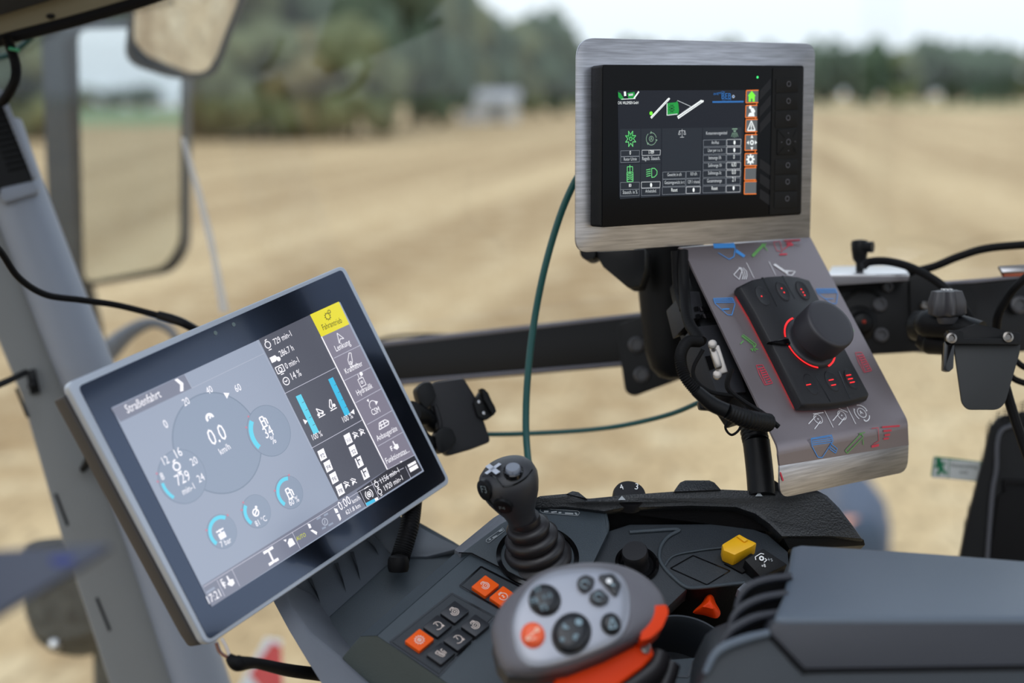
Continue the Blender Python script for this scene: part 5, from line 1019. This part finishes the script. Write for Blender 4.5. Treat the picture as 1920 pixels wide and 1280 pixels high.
# joystick deck, bevel, ridge
slab([(864, 1037, .002), (938, 982, .002), (1002, 946, .002), (1133, 956, .002), (1139, 1000, .002), (1110, 1060, .002), (1100, 1150, .002), (985, 1088, .002), (905, 1047, .002), (882, 1037, .002)], down*.03, console, 'joystick_deck', con, .001)
slab([(864, 1038, .002), (938, 983, .002), (1003, 947, .002), (1004, 922, -.012), (925, 970, -.012), (852, 1030, -.012)], down*.03, consolel, 'deck_bevel', con, .001)  # lighter plastic paints the sky light falling on the outward slope
seam([(860, 1036), (884, 1037), (985, 1088), (1060, 1126)], 'seam', h=.0028, wd=.0012)
bd = Board(C, .0028, K4)
for pts in ([(445, 335), (455, 330), (650, 343), (660, 352), (650, 368), (460, 352), (445, 345), (445, 335)], [(150, 500), (240, 435), (250, 450), (165, 515), (150, 510), (150, 500)]): bd.pline(pts, .0004, printgrey, 2)
for a, b2 in (((465, 345), (490, 345)), ((505, 350), (535, 347)), ((545, 352), (560, 352)), ((580, 355), (625, 358)), ((635, 352), (645, 364)), ((165, 500), (175, 495)), ((185, 490), (210, 478)), ((220, 455), (240, 445))): bd.line(K4(*a) and a, b2, .0016, printgrey, 2)
bd.done('marking', con)
bm = B(); lathe(bm, C.hit(1008, 1042, .0022), C.n, [(.0345, -.001), (.0345, .001), (.031, .0015), (.030, -.001)], 48, ell=.9); ob('boot_ring', bm, glossy, con)
away = cv(.02, -.35, -.9).normalized()
slab([(1001, 952, .008), (1060, 950, .008), (1133, 959, .008), (1170, 952, .008), (1300, 949, .008), (1380, 951, .008), (1415, 963, .008), (1442, 982, .008), (1466, 1006, .008), (1560, 1006, .008), (1622, 1012, .008), (1600, 985, .014), (1575, 950, .018), (1552, 927, .02), (1530, 916, .02), (1450, 919, .02), (1352, 915, .02), (1262, 919, .02), (1180, 925, .02), (1098, 933, .02), (1073, 922, .02), (1004, 929, .018)], away*.045, leather, 'top_ridge', con, .004, label='grained black top ridge')
for q in ([(1262, 922), (1275, 903), (1285, 899), (1330, 899), (1340, 903), (1354, 918)], [(1060, 925), (1073, 919), (1085, 921), (1104, 936)]): slab([(x, y, .022) for x, y in q], away*.04, leather, 'ridge_hump', con, .0025)
slab([(1466, 1004, .004), (1560, 1005, .004), (1621, 1010, .004), (1624, 1022, -.004), (1480, 1030, -.004)], away*.05, black, 'ridge_underside', con, .002)
slab([(1133, 957, -.006), (1400, 948, -.006), (1470, 1000, -.006), (1490, 1040, -.02), (1440, 1004, -.02), (1386, 984, -.02), (1180, 984, -.02), (1134, 1000, -.02)], away*.03, rubber, 'recess', con)
for cx, cy, r, txt, tp in ((1180, 928, 32, (('4', (1164, 918), (1170, 917)), ('3', (1190, 917), (1196, 918))), (1166, 934)), (1440, 922, 30, (('F', (1437, 911), (1443, 909)),), (1423, 927))):
    dk_ = C.hit(cx, cy+2, .012); bm = B(); lathe(bm, dk_+away*.012, C.n, [(.0145, -.0005), (.0145, .006), (.0135, .009), (.004, .0095)], 32); w_o = ob('thumb_wheel', bm, blacks, con)
    DW = Pl(dk_+away*.012+C.n*.0097, C.n, C.X); bd = Board(DW, .0002)
    for s, a, b2 in txt: bd.text(s, a, b2, white, 2, 1.3)
    bd.done('digit', w_o)
    bd = Board(Pl(C.hit(tp[0], tp[1], .0215), cv(.07, .5, .85), RT), .0006); bd.poly([(tp[0]-7, tp[1]+3), (tp[0]+7, tp[1]+3), (tp[0], tp[1]-5)], printgrey, 1); bd.done('arrow_mark', con)
# tray right of the joystick
slab([(1100, 1062, -.006), (1137, 996, -.006), (1180, 982, -.006), (1385, 981, -.006), (1440, 1001, -.006), (1478, 1034, -.006), (1482, 1085, -.006), (1395, 1096, -.006), (1290, 1102, -.006), (1250, 1140, -.006), (1100, 1150, -.006)], down*.02, consoled, 'tray_surface', con, .002)
def ctube(pts, r, m, name, h=-.005): bm = B(); tube(bm, [C.hit(x, y, h) for x, y in pts], r, 10); ob(name, bm, m, con)
ctube([K6(*p) for p in ((0, 305), (100, 298), (240, 292), (190, 325), (155, 370), (146, 425), (165, 470), (205, 515), (270, 568), (330, 575), (450, 562), (560, 550))], .0016, console, 'tray_rim')
ctube([K4(*p) for p in ((795, 350), (806, 450), (740, 560), (690, 660))], .0022, console, 'deck_rim', -.001)
ctube([K6(*p) for p in ((170, 470), (215, 420), (330, 395), (470, 378))], .0009, console, 'tray_rim')
seam([K6(*p) for p in ((200, 480), (310, 418), (490, 492), (378, 560), (200, 480))], 'seam', h=-.0055, wd=.0009)
bm = B(); ax = (C.n+cv(-.25, .1, 0)).normalized(); b0 = C.hit(1194, 1058, -.006); lathe(bm, b0, C.n, [(.0185, 0), (.0185, .002), (.016, .003), (.014, .001)], 32); ob('socket_ring', bm, glossy, con)
bm = B(); lathe(bm, b0, ax, [(.0105, -.002), (.0102, .008), (.0108, .0095), (.011, .0165), (.0102, .018), (.004, .0183)], 32); ob('round_knob', bm, blacks, con)
bm = B(); YP = Pl(C.hit(1386, 1030, .01), cv(.0, .75, .6), RT)
plate(bm, YP, [K6(450, 362), K6(530, 314), K6(622, 356), K6(600, 372), K6(512, 415), K6(458, 392)], -.014, 0, bevel=.0018); plate(bm, YP, [K6(522, 322), K6(535, 314), K6(580, 340), K6(560, 350)], 0, .002, bevel=.0008); ob('switch_cap', bm, yellow, con, label='yellow switch cap')
slab([(1357, 1055, -.004), (1405, 1034, .002), (1430, 1048, .002), (1392, 1074, -.004)], down*.01, rubber, 'switch_base', con, .0015)
slab([(1396, 1049, .008), (1431, 1027, .012), (1477, 1057, .008), (1427, 1082, .004)], down*.016, black, 'rocker_switch', con, .0015)
RS = Pl(C.hit(1431, 1054, .0085), C.n, C.X)
RSp = [C.hit(1396, 1049, .008), C.hit(1431, 1027, .012), C.hit(1427, 1082, .004)]; nr = (RSp[1]-RSp[0]).cross(RSp[2]-RSp[0]); nr = nr if nr.dot(CAM-RSp[0]) > 0 else -nr
RS = Pl(RSp[0], nr, RT); bd = Board(RS, .0006, K6)
bd.pline([(655, 412), (640, 408), (612, 425), (615, 440)], .0007, white, 2); bd.disc((643, 432), .0022, white, 2, 12); bd.disc((643, 432), .0009, rubber, 3, 12); bd.pline([(655, 452), (668, 440), (660, 432)], .0007, white, 2)
bd.text('+s', (675, 450), (698, 446), printgrey, 2, 1.2); bd.text('+8', (645, 478), (665, 474), white, 2, 1.2); bd.done('symbol', con)
slab([(1370, 950, -.04), (1500, 1000, -.04), (1520, 1070, -.04), (1400, 1070, -.04)], down*.02, rubber, 'recess', con)
# cavity below the tray, orange rocker, cup holder
slab([(1150, 1070, -.07), (1290, 1100, -.07), (1396, 1094, -.07), (1430, 1110, -.07), (1420, 1260, -.07), (1150, 1300, -.07)], down*.02, rubber, 'cavity', con)
slab([(1180, 1064, -.006), (1235, 1078, -.006), (1290, 1102, -.006), (1396, 1097, -.006), (1388, 1180, -.065), (1290, 1180, -.065), (1225, 1170, -.065), (1180, 1150, -.065)], away*.01, black, 'cavity_wall', con, .001)
OR = Pl(C.hit(1325, 1140, -.02), C.n, C.X); bm = B()
base = resample(curve2([(1299, 1148), (1316, 1130), (1326, 1113), (1335, 1112), (1342, 1130), (1351, 1148), (1343, 1159), (1320, 1153)], 5), 32); c0 = Vector((1331, 1128))
loft(bm, [[OR.hit(*(c0+(p-c0)*s), h) for p in base] for h, s in ((-.006, 1.0), (.0, 1.0), (.006, .72), (.012, .42), (.0135, .2))]); ob('rocker_lever', bm, orangel, con, label='orange rocker lever')
bm = B(); cc = C.hit(1280, 1243, -.016); lathe(bm, cc, C.n, [(.042, -.05), (.042, -.004), (.044, 0), (.0455, 0), (.0465, -.006), (.0465, -.05)], 64); 
ob('cup_holder', bm, mat('cup_holder_plastic', (40, 44, 50), .35), con)
slab([(1243, 1237, -.022), (1350, 1228, -.022), (1325, 1300, -.022), (1225, 1320, -.022)], down*.02, console, 'lower_deck', con, .001)
seam([(1262, 1240), (1255, 1266), (1290, 1268), (1300, 1240)], 'seam', h=-.0214, wd=.002)
# bellows and armrest pad
PZ = Pl(P(1700, 1036, 1.0), Z, RT)
arm = thing('armrest', PZ.hit(1700, 1200, -.2), 'blue-grey padded armrest with ribbed bellows at the lower right', 'armrest')
AV = Pl(PZ.hit(1450, 1158), cv(.0, .35, 1), RT)
ribs_ = [[(1484, 1080), (1440, 1086), (1408, 1097), (1390, 1115), (1380, 1140)], [(1476, 1112), (1430, 1121), (1395, 1137), (1375, 1158), (1366, 1185)], [(1460, 1149), (1415, 1158), (1378, 1177), (1360, 1196), (1350, 1215)], [(1442, 1186), (1396, 1198), (1358, 1213), (1338, 1230), (1322, 1262)]]
for i, r_ in enumerate(ribs_):
    hh = -.06+.02*i
    if i < 3:
        nx = ribs_[i+1]; bm = B(); prism(bm, [AV.hit(x, y, hh) for x, y in r_]+[AV.hit(x, y, hh-.004) for x, y in nx[::-1]], cv(.1, -.1, -1)*.02); ob('bellows_fold', bm, rubber, arm)  # black fill between ribs puts crease shading into the colour
    bm = B(); tube(bm, [AV.hit(x, y, hh+.001) for x, y in r_], [.0026, .003, .003, .0026, .002], 10); ob('bellows_rib', bm, padside if i < 3 else padm, arm)
bm = B(); prism(bm, [AV.hit(x, y, -.001) for x, y in ((1290, 1420), (1310, 1290), (1322, 1262), (1338, 1230), (1358, 1214), (1396, 1199), (1440, 1187), (1508, 1256), (2050, 1248), (2050, 1420))], cv(.1, -.1, -1)*.12, bevel=.003); ob('arm_base', bm, consoled, arm)
bm = B(); bev_top = [(1484, 1024), (1500, 1020), (1600, 1026), (1750, 1036), (1960, 1053), (2080, 1062), (2080, 1158), (1700, 1158), (1470, 1158), (1450, 1157), (1470, 1110)]
tp_ = [PZ.hit(x, y) for x, y in bev_top]; bt = [PZ.hit(x, y)-Z*.022 for x, y in bev_top]
prism(bm, tp_, Z*-.022, bevel=.006, seg=4); ob('pad', bm, padm, arm)
bm = B(); prism(bm, [AV.hit(x, y, -.002) for x, y in ((1438, 1183), (1450, 1163), (1500, 1160), (2080, 1160), (2080, 1248), (1508, 1257))], cv(.05, -.1, -1)*.1, bevel=.003, seg=3); ob('pad_side', bm, padside, arm)
bm = B(); tube(bm, [AV.hit(x, y, -.0005) for x, y in ((1438, 1186), (1470, 1220), (1508, 1257), (1560, 1257), (2080, 1249))], .0014, 8); ob('edge_seam', bm, rubber, arm)
bm = B(); prism(bm, [C.hit(x, y, .002) for x, y in ((1382, 1104), (1396, 1091), (1406, 1097), (1392, 1112))], down*.01, bevel=.001); ob('tab', bm, consolel, con)
# ================================================================== small joystick
js = thing('joystick', C.hit(1005, 1045, .002), 'small black joystick with a rubber boot, keys F3 and F4 and a grey thumb button', 'joystick')
jb = C.hit(1004, 1040, .002); jt = P(950, 880, (jb-CAM).dot(FW)-.045)
axj = (jt-jb).normalized(); Xj = (RT-axj*RT.dot(axj)).normalized(); Yj = axj.cross(Xj)
def jr(t, r, off=(0, 0), n=48, e=1): c = jb+(jt-jb)*t+Xj*off[0]+Yj*off[1]; return [c+Xj*(r*math.cos(a))+Yj*(r*e*math.sin(a)) for a in [2*math.pi*i/n for i in range(n)]]
u_ = (jb-CAM).dot(FW)/F
def jring(px, py, r):       # ring seen round this pixel, centre kept in the axis plane
    pl = Pl(jb, (Yj*1.0), Xj); c = pl.hit(px, py); rr = r*u_
    return [c+Xj*(rr*math.cos(a))+Yj*(rr*.92*math.sin(a)) for a in [2*math.pi*i/48 for i in range(48)]]
bm = B(); loft(bm, [jring(*q) for q in ((1008, 1056, 66), (1007, 1046, 67), (1005, 1040, 60), (1004, 1038, 52), (1003, 1032, 58), (1002, 1026, 59), (1000, 1020, 52), (999, 1020, 44), (998, 1012, 50), (996, 1005, 51), (994, 1000, 43), (993, 1000, 36), (991, 992, 41), (989, 986, 41), (987, 982, 34), (986, 982, 27), (984, 976, 30), (982, 970, 29))]); ob('boot', bm, boot, js, ang=70)
bm = B(); hd = [(984, 990, 25), (981, 984, 27), (979, 978, 26), (977, 968, 27), (972, 956, 31), (967, 942, 40), (961, 925, 49), (956, 910, 54), (953, 898, 55), (950, 888, 52), (949, 880, 45), (948, 875, 35), (947, 872, 20), (947, 871, 6)]
loft(bm, [jring(*q) for q in hd]); hdm = mat('joystick_plastic', (46, 47, 51), .45, bump=.15, bscale=1500); jh = ob('handle', bm, hdm, js, ang=80)
# surface points on the head found by casting onto its mesh
from mathutils.bvhtree import BVHTree
def surf(o, px, py):
    me = o.data; M = Matrix.Translation(WL[o.name] if o.name in WL else o.location)
    vs = [M @ v.co for v in me.vertices]; t = BVHTree.FromPolygons(vs, [tuple(p.vertices) for p in me.polygons])
    h = t.ray_cast(CAM, ray(px, py).normalized()); return h[0], h[1]
def onto(px, py, o=jh):
    p, n = surf(o, px, py)
    if p is None: p, n = P(px, py, 1.07), -FW
    return Pl(p, n, RT)
bm = B(); pts_ = []
for p in ((893, 902), (905, 892), (925, 893), (935, 903), (945, 912), (965, 908), (985, 896), (998, 880)):
    h_, n_ = surf(jh, *p)
    if h_ is not None: pts_.append(h_+n_*.0001)
tube(bm, pts_, .0007, 6); ob('cap_seam', bm, glossy, js)
bm = B(); ins_ = []
for p in ((898, 908), (906, 902), (920, 908), (940, 932), (956, 946), (950, 960), (940, 962), (918, 940), (902, 922)):
    h_, n_ = surf(jh, *p)
    if h_ is not None: ins_.append(h_+n_*.0006)
prism(bm, ins_, FW*.004, bevel=.0003); ob('key_inset', bm, black, js)
q = onto(926, 880); bm = B(); bd = Board(Pl(q.o, (q.n+UP*.3), RT), .0012)
cm = mat('cross_grey', (178, 184, 196), .45, var=0); bd.line((911, 888), (938, 869), .0045, cm, 2); bd.line((914, 872), (934, 887), .0042, cm, 2); bd.done('cross_mark', js, label='light grey cross')
q = onto(962, 882); ax = (q.n+UP*.7).normalized(); bm = B(); lathe(bm, q.o-ax*.003, ax, [(.0098, 0), (.0102, .0035), (.0092, .0042), (.0082, .002)], 32, ell=.8); ob('button_ring', bm, glossy, js)
bm = B(); lathe(bm, q.o-ax*.002, ax, [(.0072, 0), (.0068, .005), (.0063, .0056), (.003, .0057)], 32, ell=.85); ob('thumb_button', bm, mat('grey_button', (112, 118, 130), .4), js, label='grey thumb button')
for (x, y), s, (a, b2) in (((909, 918), 'F3', ((904, 923), (914, 924))), ((943, 948), 'F4', ((937, 954), (948, 955)))):
    q = onto(x, y); ax = q.n; bm = B(); lathe(bm, q.o-ax*.002, ax, [(.0078, 0), (.0078, .0035), (.0066, .0042), (.003, .0043)], 28, ell=1.1); b = ob('key', bm, black, js)
    KP = Pl(q.o+ax*.003, ax, RT); bd = Board(KP, .0002); bd.text(s, a, b2, mat('dim_letter', (110, 122, 126), .5, var=0), 2, 1.0); bd.done('letter', b)
# ================================================================== multifunction lever
HP = Pl(P(1080, 1150, .93), cv(.08, .55, .83), RT)
lv = thing('multifunction_lever', HP.hit(1120, 1290, -.08), 'large grey and orange driving lever head with round keys on a silver face', 'lever')
def polar(poly, c, n=96):
    out = []; c = Vector(c); q = [Vector(p)-c for p in poly]
    for i in range(n):
        t = 2*math.pi*i/n; d = Vector((math.cos(t), math.sin(t))); best = 0
        for a, b2 in zip(q, q[1:]+q[:1]):
            e2 = b2-a; den = d.x*e2.y-d.y*e2.x
            if abs(den) < 1e-9: continue
            s = (a.x*e2.y-a.y*e2.x)/den; u = (a.x*d.y-a.y*d.x)/den
            if -1e-6 <= u <= 1+1e-6 and s > best: best = s
        out.append(c+d*best)
    return out
outl = curve2([(923, 1172), (925, 1211), (935, 1246), (952, 1265), (997, 1270), (1066, 1257), (1135, 1230), (1197, 1198), (1236, 1168), (1248, 1140), (1243, 1118), (1228, 1097), (1204, 1077), (1169, 1061), (1121, 1054), (1066, 1058), (1011, 1074), (973, 1101), (942, 1132)], 5)
fac = curve2([(960, 1172), (970, 1134), (994, 1097), (1032, 1074), (1080, 1066), (1130, 1066), (1162, 1077), (1178, 1105), (1182, 1142), (1175, 1177), (1152, 1204), (1100, 1227), (1039, 1247), (1000, 1251), (977, 1236), (964, 1208)], 5)
cc = (1080, 1160); po, pf = polar(outl, cc), polar(fac, cc)
cvv = Vector(cc)
bm = B(); rg = []
for h, k, s in ((-.05, 0, .62), (-.034, 0, .82), (-.02, 0, .95), (-.011, 0, 1.0), (-.005, .05, 1), (.001, .35, 1), (.005, .75, 1), (.0065, 1.0, 1.0)):
    rg.append([HP.hit(*(cvv+((a*(1-k)+b2*k)-cvv)*s), h) for a, b2 in zip(po, pf)])
loft(bm, rg); ob('head', bm, mat('lever_grey', (98, 96, 102), .5, bump=.15, bscale=1200, var=.03), lv, ang=60)
bm = B(); rg = [[HP.hit(*(cvv+(b2-cvv)*s), h) for b2 in pf] for s, h in ((1.0, .006), (1.0, .0072), (.97, .0082), (.8, .0092), (.5, .0098), (.2, .01))]
loft(bm, rg); ob('face_plate', bm, mat('lever_silver', (150, 152, 160), .36, metal=.45, var=.02), lv, ang=60, label='silver face')
bm = B(); sk = [(925, 1200), (935, 1246), (952, 1268), (997, 1271), (1066, 1258), (1135, 1231), (1197, 1199), (1180, 1196), (1120, 1228), (1050, 1250), (990, 1258), (965, 1240), (945, 1200)]
prism(bm, [HP.hit(x, y, -.004) for x, y in sk], HP.n*-.02, bevel=.002); ob('lower_skirt', bm, mat('lever_dark', (50, 50, 54), .5), lv)
KH = .0095
def hkey(c, rx, ry, m, h=.005, rot=0, name='key', label=None):
    cu = HP.uv(*K4(*c), KH); X_ = HP.X*math.cos(rot)+HP.Y*math.sin(rot); bm = B()
    lathe(bm, HP.pt(cu[0], cu[1], KH-.002), HP.n, [(rx*1.12, 0), (rx*1.1, .0025), (rx*1.0, .0026), (rx*.98, h), (rx*.86, h+.0016), (rx*.5, h+.0022), (rx*.1, h+.0023)], 40, X=X_, ell=ry/rx); return ob(name, bm, m, lv, label, ang=50)
kp = mat('lever_key', (14, 15, 20), .3, var=.03); prg = mat('print_teal_grey', (120, 142, 152), .5, var=0)
k1 = hkey((470, 830), .0104, .011, kp); k2 = hkey((615, 1012), .0122, .0146, kp, rot=R_(-28)); k3 = hkey((405, 1020), .0076, .0084, mat('orange_round', (236, 92, 44), .4, var=.02), label='orange round key'); k6 = hkey((830, 960), .0066, .0074, kp)
def pkey(q):
    bm = B(); uv = roundpoly([HP.uv(*K4(*p), .012) for p in q], .003, 5); prism(bm, [HP.pt(a[0], a[1], .0135) for a in uv], HP.n*-.006, bevel=.0009, seg=3); return ob('key', bm, kp, lv)
k4 = pkey(((642, 716), (690, 688), (744, 712), (738, 754), (690, 788), (655, 766))); k5 = pkey(((708, 802), (768, 764), (824, 815), (815, 842), (768, 860), (720, 836)))
bm = B(); uv = roundpoly([HP.uv(*K4(*p), .012) for p in ((758, 692), (842, 682), (890, 745), (868, 800), (846, 795))], .0025, 4); prism(bm, [HP.pt(a[0], a[1], .0125) for a in uv], HP.n*-.006, bevel=.0008); k7 = ob('key', bm, kp, lv)
def hb(parent, items):
    bd = Board(HP, KH+.0058, K4)
    for it in items:
        if it[0] == 't': bd.text(it[1], it[2], it[3], prg, 2, 1.2)
        elif it[0] == 'l': bd.line(it[1], it[2], it[3], it[4] if len(it) > 4 else prg, 2)
        elif it[0] == 'd': bd.disc(it[1], it[2], it[3] if len(it) > 3 else prg, 2, 14)
        elif it[0] == 'a': bd.arc(it[1], it[2]-.0006, it[2], it[3], it[4], it[5] if len(it) > 5 else prg, 2)
    bd.done('symbol', parent)
hb(k1, [('t', 'F7', (424, 790), (455, 778)), ('t', 'F10', (468, 830), (512, 812)), ('t', 'F8', (402, 855), (438, 842)), ('t', 'F5', (455, 890), (490, 878))])
hb(k2, [('l', (568, 975), (600, 980), .0018), ('l', (575, 958), (580, 985), .0018), ('d', (655, 948), .0026), ('l', (625, 1040), (650, 1015), .0018), ('l', (630, 1015), (640, 1045), .0014), ('l', (555, 1045), (575, 1038), .0024), ('l', (565, 1030), (568, 1055), .0016)])
ow = mat('pale_orange_print', (246, 190, 160), .5, var=0)
hb(k3, [('l', (370, 1040), (432, 985), .0012, ow), ('d', (378, 1038), .0016, ow), ('d', (428, 990), .0018, ow), ('l', (395, 1045), (425, 1035), .0008, ow)])
hb(k4, [('a', (688, 742), .003, 0, 300), ('l', (680, 730), (700, 720), .0008)]); hb(k5, [('a', (763, 810), .003, 0, 300), ('l', (755, 798), (775, 790), .0008)]); hb(k6, [('l', (822, 985), (835, 925), .0012), ('l', (835, 925), (862, 975), .0012), ('l', (822, 985), (862, 975), .0012)]); hb(k7, [('d', (820, 725), .002, white), ('l', (830, 740), (850, 750), .0016)])
bm = B(); pd = [(1212, 1140), (1222, 1135), (1250, 1133), (1254, 1148), (1242, 1176), (1220, 1196), (1200, 1201), (1205, 1170)]
prism(bm, [HP.hit(x, y, .0) for x, y in roundpoly(pd, 5, 3)], HP.n*-.02, bevel=.003, seg=3); ob('thumb_paddle', bm, orangel, lv, label='orange side paddle')
bm = B(); st = [(1040, 1262), (1100, 1246), (1160, 1222), (1200, 1198), (1216, 1195), (1228, 1226), (1205, 1250), (1150, 1290), (1100, 1330), (1040, 1330)]
prism(bm, [HP.hit(x, y, -.016) for x, y in st], HP.n*-.05, bevel=.003, seg=3); ob('stem_cover', bm, orangel, lv, label='orange stem cover')
bm = B(); lathe(bm, HP.hit(1210, 1213, -.015), HP.n, [(.0035, -.002), (.0035, .001), (.0025, .0015), (.002, .0003)], 14, ell=1.4); ob('screw', bm, screwm, lv)
bm = B(); tube(bm, [HP.hit(1235, 1226, -.03), HP.hit(1225, 1252, -.03), HP.hit(1190, 1280, -.03), HP.hit(1130, 1320, -.03)], .009, 14); tube(bm, [HP.hit(1258, 1245, -.04), HP.hit(1250, 1270, -.04), HP.hit(1230, 1320, -.04)], .007, 14); ob('stem_boot', bm, boot, lv)
